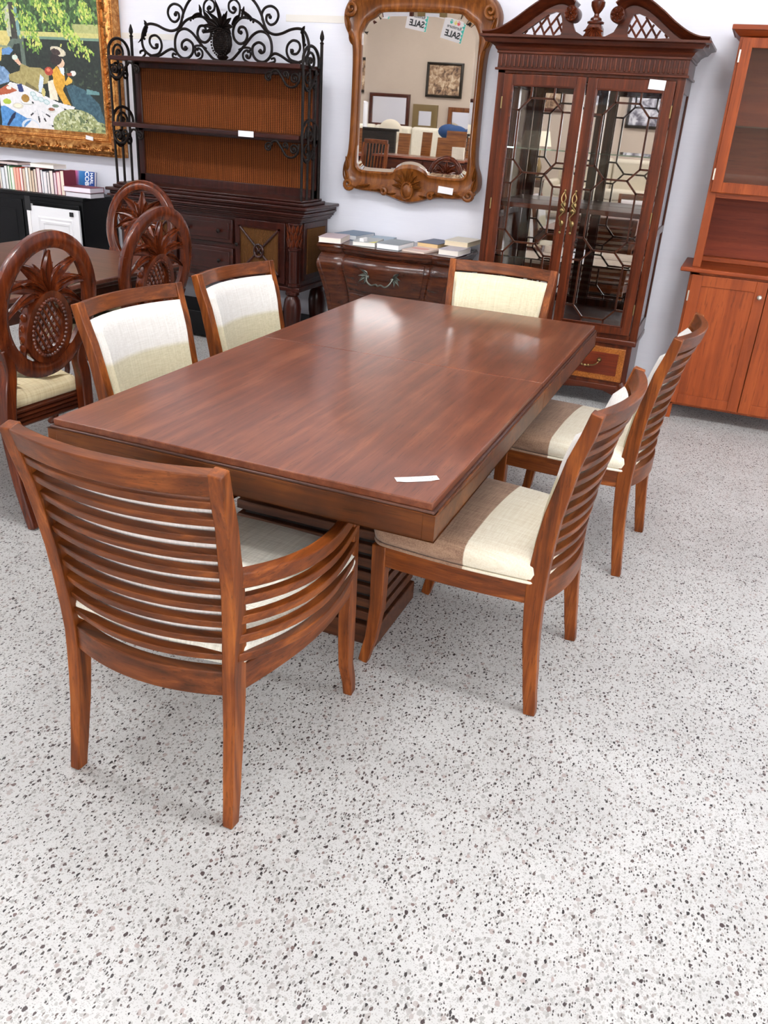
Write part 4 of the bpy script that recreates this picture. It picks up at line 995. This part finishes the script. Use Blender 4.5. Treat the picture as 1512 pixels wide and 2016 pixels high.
for s in (-1,1):
    for nm,sps,lvs,blz in (('foot_carving',((.435,1.085,.040,200,1.3),(.17,1.055,.024,30,1.2)),((.455,1.10,.0,1,.09,.035),(.452,1.17,-.08,1,.09,.028),(.38,1.07,-1,.0,.11,.026),(.26,1.058,-1,-.05,.09,.022),(.14,1.045,-1,-.1,.06,.018)),1.09),
                           ('ear_carving',((.46,2.13,.042,-60,-1.3),),((.478,2.0,.05,1,.10,.034),(.47,1.98,-.25,-1,.07,.024),(.43,2.19,-1,.28,.12,.026),(.30,2.215,-1,.1,.11,.024)),1.99)):
        mb=MB()
        for (cx_,cz_2,r_,a0,tn) in sps:
            P=spiral((cx_,cz_2),r_,.008,a0,tn); m=len(P); mb.tube([(s*a,-.046,b) for a,b in P],[.014-.006*i/m for i in range(m)],7)
        for (x0,z0,dx,dz,L_,W_) in lvs: mb.leaf((s*x0,-.036,z0),(s*dx,-.02,dz),(0,-1,0),L_,W_*1.2,curl=.04,thick=.015,bend=.2*s,n=9)
        for q in range(6): mb.ball((s*(.484-.003*abs(q-3)) if blz>1.5 else s*(.468-.003*q),-.030,blz+.022*q),.009,(1,.8,1.1),8,5)
        mb.build(nm,'mirrorwood',Mr,smooth=30)
mb=MB()
for i in range(-4,5):
    a=R(i*22); mb.leaf((0,-.036,1.10),(math.sin(a),-.1,math.cos(a)),(0,-1,0),.105,.034,thick=.018,curl=.15,n=8)
mb.ball((0,-.044,1.075),.036,(1,.55,1.35),14,10); mb.tube([(.04*math.cos(2*PI*i/24),-.048,1.075+.052*math.sin(2*PI*i/24)) for i in range(24)],.008,7,closed=True)
mb.build('shell_cartouche','mirrorwood',Mr,smooth=30)
tg=thing('price_tag','white price tag stuck on the lower right of the wall mirror frame','tag',(-1.79,WY-.112,1.117)); MB().box(-.05,.05,-.002,0,-.018,.022).build('paper','paper',tg,rot=(0,R(4),0))
# ---------------------------------------------------------------- picnic painting
PX,PZ=-4.45,1.273     # lower right corner of the canvas
CW,CH=1.50,1.10
Pg=thing('picnic_painting','large gilt-framed oil painting of a canal-side picnic under willow leaves, on the back wall','painting',(PX,WY-.045,PZ))
Pg.scale=(.958,1,.958)
def pcol():
    nx,nz=330,250; rng=np.random.RandomState(5)
    X=-CW+CW*(np.arange(nx)+.5)/nx; Z=CH*(np.arange(nz)+.5)/nz; XX,ZZ=np.meshgrid(X,Z)
    # sketch coordinates: u to the right (0 at -1.03 m), v downwards
    U=(XX+1.035)/1.035*1340+ (ZZ/CH)*(-60); V=1700-ZZ/.88*1700
    def nz_(s,seed=0):
        r=np.random.RandomState(seed); g=r.rand(int(nz/s)+3,int(nx/s)+3); yi=np.arange(nz)/s; xi=np.arange(nx)/s; y0=yi.astype(int); x0=xi.astype(int); fy=(yi-y0)[:,None]; fx=(xi-x0)[None]
        return (g[y0][:,x0]*(1-fy)*(1-fx)+g[y0+1][:,x0]*fy*(1-fx)+g[y0][:,x0+1]*(1-fy)*fx+g[y0+1][:,x0+1]*fy*fx)
    C=np.zeros((nz,nx,3))
    def put(mask,c,var=14,sd=1):
        n=(nz_(3,sd)-.5)[...,None]*2*var+(rng.rand(nz,nx,1)-.5)*var; C[mask]=(np.array(c,float)+n)[mask]
    def poly(P):
        m=np.zeros(U.shape,bool); j=len(P)-1
        for i in range(len(P)):
            (x1,y1),(x2,y2)=P[i],P[j]; c=((y1>V)!=(y2>V))&(U<(x2-x1)*(V-y1)/((y2-y1) or 1e-9)+x1); m^=c; j=i
        return m
    def ell(x,y,a,b,rot=0):
        c,s=math.cos(rot),math.sin(rot); dx,dy=U-x,V-y; return ((dx*c+dy*s)/a)**2+((-dx*s+dy*c)/b)**2<1
    put(V>-9999,(60,92,46),26)
    put((V<420)&(nz_(7,3)>.5),(44,66,34),20,2); put((V<400)&(nz_(5,8)>.62),(112,150,74),20,4)
    put((V>290)&(V<470)&(U>980),(170,172,110),12); put((V>400)&(V<470),(196,190,120),10); put((V>410)&(V<600)&(U<330),(206,190,112),12)
    put(V>470,(26,36,28),9); put((V>410)&(V<640)&(U<200),(204,188,114),12); put((V>455)&(V<490)&(U>300),(110,140,120),8)
    put(poly([(150,600),(200,520),(290,470),(370,470),(380,850),(330,860),(320,560),(250,570),(180,700),(120,700)]),(90,104,92),10)
    put(ell(60,620,150,30),(130,140,110),10); put((V>630)&(V<720)&(U<110),(88,98,80),10)
    put(poly([(200,40),(270,30),(300,500),(220,500)]),(58,56,48),10); put(poly([(130,150),(210,60),(220,480),(180,480)]),(176,180,150),18); put(poly([(270,100),(310,90),(340,450),(300,460)]),(120,156,156),14)
    put((V>850)&(V<1100)&(nz_(4,6)>.78)&(U>700),(60,74,50),10)
    # leaves hanging
    for (x0,y0,x1,y1,w) in ((330,60,470,640,110),(440,200,560,600,60),(780,120,1000,640,110),(900,330,1180,700,90),(560,0,700,260,100),(60,0,120,330,110),(1100,40,1180,260,80),(760,0,820,240,90)):
        for k_ in range(90):
            t=rng.rand(); cx_=x0+(x1-x0)*t+rng.randn()*w*.42; cy_=y0+(y1-y0)*t+rng.randn()*34; c=[(150,180,70),(120,158,60),(186,204,100),(90,130,52),(206,206,110)][rng.randint(5)]
            put(ell(cx_,cy_,9,24,rng.randn()*.3-.15),c,8)
    # reclining figure, cloth, seated figure
    put(poly([(0,640),(90,620),(60,800),(0,820)]),(206,176,90),12); put(poly([(80,650),(180,610),(230,650),(180,710),(80,720)]),(96,138,186),12)
    put(poly([(0,860),(90,880),(160,960),(140,1080),(0,1130)]),(120,150,184),30)
    put(poly([(140,980),(290,920),(310,820),(430,870),(560,870),(660,940),(650,1060),(560,1090),(520,1190),(400,1160),(250,1090),(150,1060)]),(160,146,92),14)
    put(poly([(360,1060),(520,1170),(430,1170),(340,1130)]),(110,98,60),10)
    put(poly([(205,760),(250,700),(320,830),(290,850)]),(222,176,148),8); put(ell(240,745,36,34),(208,220,206),8)
    put(poly([(550,950),(590,1000),(560,1200),(515,1190),(520,1090)]),(208,220,232),8)
    put(poly([(860,1090),(960,1065),(1100,1130),(1260,1300),(1330,1560),(1200,1540),(940,1360)]),(52,84,96),16)
    put(poly([(1110,1110),(1260,1140),(1270,1180),(1110,1180)]),(100,140,140),10)
    put(poly([(0,1260),(150,1080),(330,1110),(520,1200),(740,1310),(960,1360),(900,1500),(840,1700),(0,1700)]),(228,226,226),7)
    put(poly([(640,1040),(720,1010),(760,1290),(650,1280)]),(232,220,196),12)
    put(poly([(700,900),(760,830),(850,930),(860,1060),(820,1140),(910,1340),(820,1330),(740,1170),(710,1060)]),(212,158,50),16)
    put(poly([(840,1060),(900,960),(945,1000),(940,1040),(870,1080)]),(216,168,62),14); put(poly([(780,820),(850,850),(850,960),(810,920)]),(216,224,228),6)
    put(ell(810,790,50,62),(224,190,160),8); put(ell(760,740,72,84,.3),(36,24,22),8); put(ell(790,640,100,54,.45),(206,196,170),20); put(ell(760,650,60,40,.4),(60,44,40),14)
    put(ell(960,915,34,34),(236,228,220),6); put(poly([(880,920),(940,910),(945,955),(890,950)]),(160,86,60),8)
    put(ell(660,905,52,56),(168,62,40),14); put(ell(655,890,24,20),(214,120,90),8); put(ell(575,1190,24,60),(204,190,120),8)
    # things on the cloth
    put(poly([(0,1190),(110,1120),(240,1190),(130,1240),(0,1270)]),(170,84,50),12); put(ell(130,1160,34,24),(236,226,214),5); put(poly([(240,1110),(300,1090),(325,1200),(260,1210)]),(38,56,108),12)
    put(ell(355,1350,84,30),(196,196,190),5); put(ell(355,1340,74,22),(238,238,236),4); put(ell(335,1290,52,56),(156,116,46),16); put(ell(92,1350,54,38),(166,184,60),12); put(ell(230,1400,72,42),(210,204,186),5); put(ell(230,1395,50,26),(236,228,206),5)
    for q in ((440,1225),(465,1275),(535,1290),(605,1320)): put(ell(q[0],q[1],42,34,.5),(170,196,196),6); put(ell(q[0],q[1],30,22,.5),(214,224,224),4)
    put(ell(660,1430,52,32),(206,206,200),5); put(ell(662,1415,42,20),(140,84,58),10); put(ell(715,1365,42,22),(110,128,110),8)
    for P in ((480,1440,500,1610),(460,1450,390,1520),(530,1450,640,1520),(540,1500,580,1590),(620,1630,680,1650),(790,1380,850,1410),(390,1310,440,1350)):
        dx,dy=P[2]-P[0],P[3]-P[1]; L=math.hypot(dx,dy); t=((U-P[0])*dx+(V-P[1])*dy)/L/L; dd=np.abs((U-P[0])*dy-(V-P[1])*dx)/L; put((t>.0)&(t<.5)&(dd<4),(190,194,196),5); put((t>=.5)&(t<1)&(dd<10),(30,28,34),5)
    put(poly([(0,1420),(60,1410),(330,1560),(410,1570),(290,1700),(0,1700)]),(76,134,190),18); put(poly([(150,1520),(200,1480),(180,1560),(90,1690),(60,1680),(120,1570)]),(18,26,60),6); put((ell(380,1680,120,110)&~ell(390,1690,100,100)),(206,216,226),5)
    bush=(((U-960)/290)**2+((V-1620)/230)**2<1)|(((U-1220)/180)**2+((V-1680)/140)**2<1)
    put(bush&(nz_(4,12)>.15),(150,156,104),16); put(bush&(nz_(3,14)>.62),(196,200,160),12,9); put(bush&(nz_(4,17)>.72),(92,106,70),10)
    return nx,nz,np.clip(C,0,255)/255
nx,nz,Cc=pcol()
vs=np.array([[-CW+CW*i/nx,0,CH*j/nz] for j in range(nz+1) for i in range(nx+1)],dtype=np.float64)
fs=[(j*(nx+1)+i,j*(nx+1)+i+1,(j+1)*(nx+1)+i+1,(j+1)*(nx+1)+i) for j in range(nz) for i in range(nx)]
me=bpy.data.meshes.new('canvas'); me.from_pydata(vs.tolist(),[],fs)
ca=me.color_attributes.new('paint','FLOAT_COLOR','CORNER'); lc=np.where(Cc<=.04045,Cc/12.92,((Cc+.055)/1.055)**2.4).reshape(-1,3)
arr=np.ones((nx*nz,4,4),dtype=np.float32); arr[:,:,:3]=lc[:,None,:]; ca.data.foreach_set('color',arr.reshape(-1))
k=NT('oil_paint',.5); at=k.new('ShaderNodeAttribute'); at.attribute_name='paint'; k.l(at.outputs['Color'],k.b.inputs['Base Color']); k.bump(k.noise(k.coord((1,1,1)),220,3),.3,.001)
me.materials.append(k.m); cv=bpy.data.objects.new('canvas',me); COL.objects.link(cv); cv.parent=Pg
MB().box(-CW,0,.003,.03,0,CH).build('stretcher','taupe',Pg)
fw_=.155
def rectp(e,n=26): 
    P=[(-CW-e,-e),(e,-e),(e,CH+e),(-CW-e,CH+e)]; return dens(P,n)
MB().ring(rectp(-.004),rectp(fw_),[(0,-.0),(0,.012),(.08,.022),(.16,.022),(.2,.034),(.30,.040),(.36,.026),(.42,.030),(.56,.058),(.74,.070),(.86,.060),(.92,.048),(1,.044),(1,-.035)]).build('gilt_frame','gilt',Pg,smooth=30)
mb=MB(); random.seed(2)
def along(e,step):
    P=[(-CW-e,-e),(e,-e),(e,CH+e),(-CW-e,CH+e)]; out=[]
    for i in range(4):
        a,b=Vector(P[i]),Vector(P[(i+1)%4]); L=(b-a).length; n=int(L/step); t=(b-a).normalized()
        for k_ in range(n): out.append((a+t*(k_+.5)*L/n,t))
    return out
for p,tt in along(.105,.019):
    a=random.uniform(0,2*PI); mb.leaf((p.x+random.uniform(-.016,.016),-.064,p.y+random.uniform(-.016,.016)),(math.cos(a),-.2,math.sin(a)),(0,-1,0),random.uniform(.022,.038),.016,curl=.2,thick=.009,bend=random.uniform(-.6,.6),n=5)
for p,tt in along(.115,.034):
    mb.ball((p.x+random.uniform(-.02,.02),-.066,p.y+random.uniform(-.02,.02)),.0095,(1,.8,1),7,5)
for p,tt in along(.036,.010): mb.ball((p.x,-.037,p.y),.0048,u=6,v=4)
for p,tt in along(.142,.012): mb.ball((p.x,-.048,p.y),.0052,u=6,v=4)
mb.build('gilt_ornament','gilt',Pg,smooth=30)
tg=thing('price_tag','small white sticker on the lower rail of the gilt painting frame','tag',(-4.555,WY-.045-.072,1.243)); MB().box(-.032,.032,-.002,.004,-.012,.014).build('paper','paper',tg,rot=(0,R(8),0))
REAR0=set(COL.objects)
# ---------------------------------------------------------------- showroom behind the camera (seen in the mirrors)
def framed(name,label,cx_,cz_,w_,h_,fwd,matf,mati,y=Y0,dep=.04,cat='picture'):
    t=thing(name,label,cat,(cx_,y+dep,cz_)); a,b=w_/2,h_/2
    O=[(-a,-b),(a,-b),(a,b),(-a,b)]; I=[(-a+fwd,-b+fwd),(a-fwd,-b+fwd),(a-fwd,b-fwd),(-a+fwd,b-fwd)]
    o=MB().ring(I,O,[(0,0),(0,.02),(.5,.035),(1,.025),(1,-dep)]).build('frame',matf,t); o.rotation_euler=(0,0,PI)
    MB().box(-a+fwd,a-fwd,-.02,-.004,-b+fwd,b-fwd).build('inset',mati,t); return t
k=NT('sepia_print',.6); k.l(k.ramp(k.noise(k.coord((1,1,1)),9,5,.6,1.0),[(.35,(70,48,34)),(.5,(164,130,98)),(.62,(210,186,156))]),k.b.inputs['Base Color']); M['sepia']=k.m
k=NT('grey_print',.6); k.l(k.ramp(k.noise(k.coord((1,1,1)),7,4,.6,.6),[(.40,(90,84,96)),(.5,(190,188,196)),(.6,(238,236,238))]),k.b.inputs['Base Color']); M['greyp']=k.m
framed('framed_picture','brown-toned figure picture in a dark frame, high on the tan wall seen in the mirror',-6.70,2.28,.80,.66,.05,'blackwood','sepia')
framed('dresser_mirror','wide dark wood dresser mirror with panelled top rail, reflected in the wall mirror',-7.96,1.62,.94,.66,.07,'mahogx','mirror',cat='mirror')
framed('gold_mirror','square mirror with broad dark gold panelled frame, reflected between two others',-7.09,1.50,.56,.54,.13,flat('dark_gold',(120,98,56),.4),'mirror',cat='mirror')
framed('brown_mirror','brown wooden framed mirror on the tan wall, right of the gold one in the reflection',-6.26,1.46,.56,.58,.09,'mirrorwood','mirror',cat='mirror')
framed('framed_picture','long wooden panel picture hung high near the ceiling on the tan rear wall',-6.62,3.62,.98,.16,.03,'apron','chest')
framed('framed_picture','white matted print in a pale frame on the rear wall, seen in the cabinet mirror',-3.25,2.35,.5,.75,.04,'white','greyp')
framed('framed_picture','large dark framed landscape print on the rear wall, seen in the cabinet mirror',-2.25,1.95,.9,.72,.06,'blackwood','greyp')
framed('framed_picture','dark framed print on the rear wall left of the others, seen in the cabinet mirror',-4.35,2.2,.62,.8,.07,'mahogx','sepia')
def sofa(label,x,y,w_,h_=1.02,mat='cream'):
    t=thing('sofa',label,'sofa',(x,y,0)); a=w_/2
    MB().box(-a,a,-.45,.45,.1,.42).build('sofa_base',mat,t,bev=.03); MB().box(-a,a,-.5,-.28,.12,h_).build('backrest',mat,t,bev=.06,seg=3)
    for s in (-1,1): MB().box(s*a-.09,s*a+.09,-.48,.46,.1,.66).build('arm',mat,t,bev=.05,seg=3)
    n=max(2,int(w_/.75))
    for i in range(n):
        MB().box(-a+.1+(w_-.2)*i/n,-a+.09+(w_-.2)*(i+1)/n,-.26,.46,.42,.58).build('seat_cushion',mat,t,bev=.04,seg=3); MB().box(-a+.1+(w_-.2)*i/n,-a+.09+(w_-.2)*(i+1)/n,-.3,-.1,.5,h_+.12).build('back_pillow',mat,t,bev=.06,seg=3)
    return t
sofa('cream sofa with high back cushions along the rear wall, reflected in the mirror',-7.2,-6.3,2.6,1.22)
sofa('beige loveseat beyond the wooden chairs, reflected right of the cream sofa',-4.9,-5.4,1.5,1.1,'taupe')
sofa('beige sofa in the middle of the rear floor, reflected in the china cabinet',-2.45,-5.4,2.0,.95,'taupe')
sofa('large cream sofa at the right rear of the showroom, reflected in the cabinet glass',.45,-4.6,2.2,.9,'cream')
t=thing('throw','crumpled blue velvet throw heaped on the beige loveseat','throw',(-5.3,-5.25,1.24))
mb=MB(); random.seed(4)
for i in range(9): mb.ball((random.uniform(-.3,.3),random.uniform(-.12,.1),random.uniform(-.02,.08)),random.uniform(.12,.2),(1.2,.9,.7),12,8)
mb.build('folds','blue',t)
def lamp(label,x,y,z,h,tbl=True):
    t=thing('table_lamp',label,'lamp',(x,y,z))
    MB().lathe([(.08,0),(.08,.02),(.03,.04),(.06,.14),(.07,.22),(.03,.32),(.012,.36),(.012,h-.05)],16).build('lamp_base','brass',t)
    sm=NT('lamp_shade_cloth',.9); sm.b.inputs['Base Color'].default_value=lin((240,226,200)); sm.b.inputs['Emission Color'].default_value=(1,.84,.6,1); sm.b.inputs['Emission Strength'].default_value=.5
    mb=MB(); mb.loft([[(r_*math.cos(2*PI*j/24),r_*math.sin(2*PI*j/24),z_) for j in range(24)] for r_,z_ in ((.20,h-.24),(.13,h+.06),(.125,h+.06),(.195,h-.24))],closed=True); mb.build('lamp_shade',sm.m,t)
def sidetable(name,label,x,y,w_,d_,h_,mat='mahogx',cat='table'):
    t=thing(name,label,cat,(x,y,0)); MB().box(-w_/2,w_/2,-d_/2,d_/2,h_-.03,h_).build('tabletop',mat,t,bev=.005); MB().box(-w_/2+.04,w_/2-.04,-d_/2+.04,d_/2-.04,h_-.12,h_-.03).build('apron',mat,t)
    for sx in (-1,1):
        for sy in (-1,1): MB().bar([(sx*(w_/2-.05),sy*(d_/2-.05),0),(sx*(w_/2-.05),sy*(d_/2-.05),h_-.03)],.04,.04,side=(1,0,0)).build('leg',mat,t)
sidetable('end_table','small dark end table with a lamp, by the rear loveseat',-3.81,-5.4,.4,.5,.62)
lamp('cream-shaded brass lamp on the end table by the loveseat, reflected in the china cabinet',-3.81,-5.4,.62,.75)
sidetable('end_table','dark end table between the rear sofas, carrying a cream-shaded lamp',-1.06,-5.2,.4,.5,.62)
lamp('cream-shaded brass lamp between the rear sofas, reflected in the right-hand cabinet door',-1.06,-5.2,.62,.8)
t=thing('white_column','slim white lamp column standing before the cream sofa in the mirror','lamp',(-7.48,-5.55,0)); MB().lathe([(.13,0),(.13,.03),(.03,.06),(.03,.9),(.075,.92),(.075,1.72),(.03,1.74)],18).build('column_body','white',t)
t=thing('cushion','beige throw cushion with black piping on the reflected cream sofa','cushion',(-7.1,-6.05,1.02)); MB().ball((0,0,.2),.26,(1,.35,.9),16,10).build('cushion_body','taupe',t)
t=thing('bed_headboard','black-brown wooden headboard standing behind the drawer chest, reflected in mirror','headboard',(-6.5,-4.0,0)); MB().box(-.36,.36,-.04,.04,0,1.27).build('headboard_panel','blackwood',t,bev=.01); MB().box(-.40,.40,-.06,.06,1.27,1.31).build('cap_rail','blackwood',t,bev=.01)
def panelchair(label,x,y,rz=0,w_=.2,h_=1.27,sw=.46):
    t=thing('tall_back_chair',label,'chair',(x,y,0),rz,'tall solid-back chairs behind the chest of drawers'); 
    MB().bar([(0,-.22,.42),(0,-.25,.8),(0,-.32,h_)],w_,.03,side=(1,0,0)).build('backrest','mirrorwoodx',t,bev=.004); MB().box(-sw/2,sw/2,-.23,.23,.42,.48).build('seat','taupe',t,bev=.02)
    for sx in (-1,1):
        for sy in (-1,1): MB().bar([(sx*(sw/2-.03),sy*.2,0),(sx*(sw/2-.03),sy*.2,.43)],.04,.04,side=(1,0,0)).build('leg','mirrorwoodx',t)
panelchair('narrow solid-back wooden chair, left of the pair reflected behind the drawer chest',-5.58,-2.75)
panelchair('narrow solid-back wooden chair, right of the pair reflected behind the drawer chest',-5.40,-3.35,0,.17,1.30)
panelchair('wide dark solid-back chair reflected right of the narrow pair',-4.70,-2.6,0,.46,1.25,.5)
panelchair('dark wide-backed chair farther back at the right in the mirror',-4.98,-3.9,0,.5,1.34,.5)
t=thing('drawer_chest','glossy reddish chest of drawers with steel handle, reflected low in the wall mirror','chest',(-4.62,-1.75,0))
MB().box(-.78,.78,-.3,.3,.06,.97).build('chest_body','mahogx',t,bev=.01); MB().box(-.8,.8,-.32,.33,.97,1.0).build('chest_top',wood('glossy_top_wood',(96,48,34),(134,76,54),(164,100,76),'x',.25,.6),t,bev=.004)
for s in (-1,1):
    for z0 in (.10,.39,.68):
        d=MB().box(s*.385-.37,s*.385+.37,.30,.318,z0,z0+.27).build('drawer','mahogx',t,bev=.004); MB().box(s*.385-.09,s*.385+.09,.325,.34,z0+.12,z0+.15).build('handle','steel',d,bev=.004)
t=thing('cream_box','small cream box with a picture standing on the reflected drawer chest','box',(-4.2,-1.8,1.001)); MB().box(-.09,.09,-.03,.03,0,.16).build('box_body','cream',t,bev=.003)
t=thing('spindle_chair','dark wooden chair with vertical back slats at the left edge of the mirror','chair',(-5.36,-.95,0),R(10)); 
MB().bar([(-.2,-.3,1.17),(0,-.33,1.17),(.2,-.3,1.17)],.03,.06,side=(0,1,0)).build('top_rail','chairx',t,bev=.005)
for i in range(-3,4): MB().tube([(i*.05,-.22,.46),(i*.055,-.31,1.15)],.009,6).build('spindle','chair',t)
MB().box(-.22,.22,-.22,.22,.42,.46).build('seat','chairx',t,bev=.01)
for sx in (-1,1):
    MB().bar([(sx*.2,-.26,0),(sx*.2,-.21,.45),(sx*.2,-.3,1.15)],.035,.035,side=(1,0,0)).build('leg','chair',t); MB().bar([(sx*.2,.2,0),(sx*.2,.19,.43)],.035,.035,side=(1,0,0)).build('leg','chair',t)
# sale bunting strung across the room
teal=flat('teal_print',(70,190,170),.6); red=flat('red_print',(232,84,88),.6); yel=flat('yellow_print2',(240,226,130),.6); ink=flat('black_print',(20,20,24),.6)
bn=[(-6.12,3.02,4,'white pennant at the left of the bunting, mostly cut off by the mirror frame'),(-5.47,2.87,9,'white sale pennant with teal edge, left of the two full ones in the wall mirror'),(-4.86,2.74,13,'white sale pennant with teal edge, right-hand one in the wall mirror'),(-4.2,2.62,9,'white sale pennant next along the string, reflected high in the cabinet'),(-3.5,2.55,4,'white sale pennant above the middle of the room, reflected in the cabinet doors'),(-2.8,2.52,0,'white sale pennant near the middle of the string'),(-2.1,2.53,-3,'white sale pennant toward the right end of the string'),(-1.4,2.58,-5,'white sale pennant last on the right of the string')]
for x,z,an,lab in bn:
    t=thing('sale_pennant',lab,'sign',(x,-3.0,z),0,'furniture sale pennants on the string'); t.rotation_euler=(0,R(an),0)
    MB().box(-.175,.175,-.003,.0,-.14,.15).build('pennant_card','paper',t)
    mb=MB(); mb.prism([(.172,-.137),(.172,.147),(.16,.147),(.12,.125),(.16,.10),(.12,.075),(.16,.05),(.12,.02),(.16,-.01),(.13,-.035),(.16,-.06),(.13,-.09),(.16,-.11),(.14,-.137)][::-1],.0,.0012); mb.build('teal_border',teal,t)
    for q,(bx,mm) in enumerate(((.06,red),(.01,yel),(-.06,teal))): MB().lathe([(.001,.0),(.024,.0),(.024,.0012),(.001,.0012)],16,(bx,.0012,.108),'y',sy=1.25).build('balloon',mm,t)
    text_mesh('word_furniture','furniture',.066,ink,t,(.005,.0012,.045),(R(90),0,PI),.0006,.0008)
    text_mesh('word_sale','SALE',.118,ink,t,(.005,.0012,-.055),(R(90),0,PI),.0006,.004)
t=MB().tube(catmull([(-7.4,-3.0,3.30),(-6.12,-3,3.17),(-5.47,-3,3.02),(-4.86,-3,2.89),(-4.2,-3,2.77),(-3.5,-3,2.70),(-2.8,-3,2.67),(-2.1,-3,2.68),(-1.4,-3,2.73),(0,-3,2.95),(2.2,-3,3.4)],4),.005,5).build('bunting_string','paper'); tag(t,'white string carrying the sale pennants across the showroom','string')

for o in list(COL.objects):
    if o in REAR0 or o.parent or o.type=='CAMERA': continue
    if o.name.startswith('bunting'): continue
    o.location.x*=.97
    if o.name.startswith(('framed','dresser','gold_m','brown_m')): o.location.z=1.53+(o.location.z-1.53)*.965
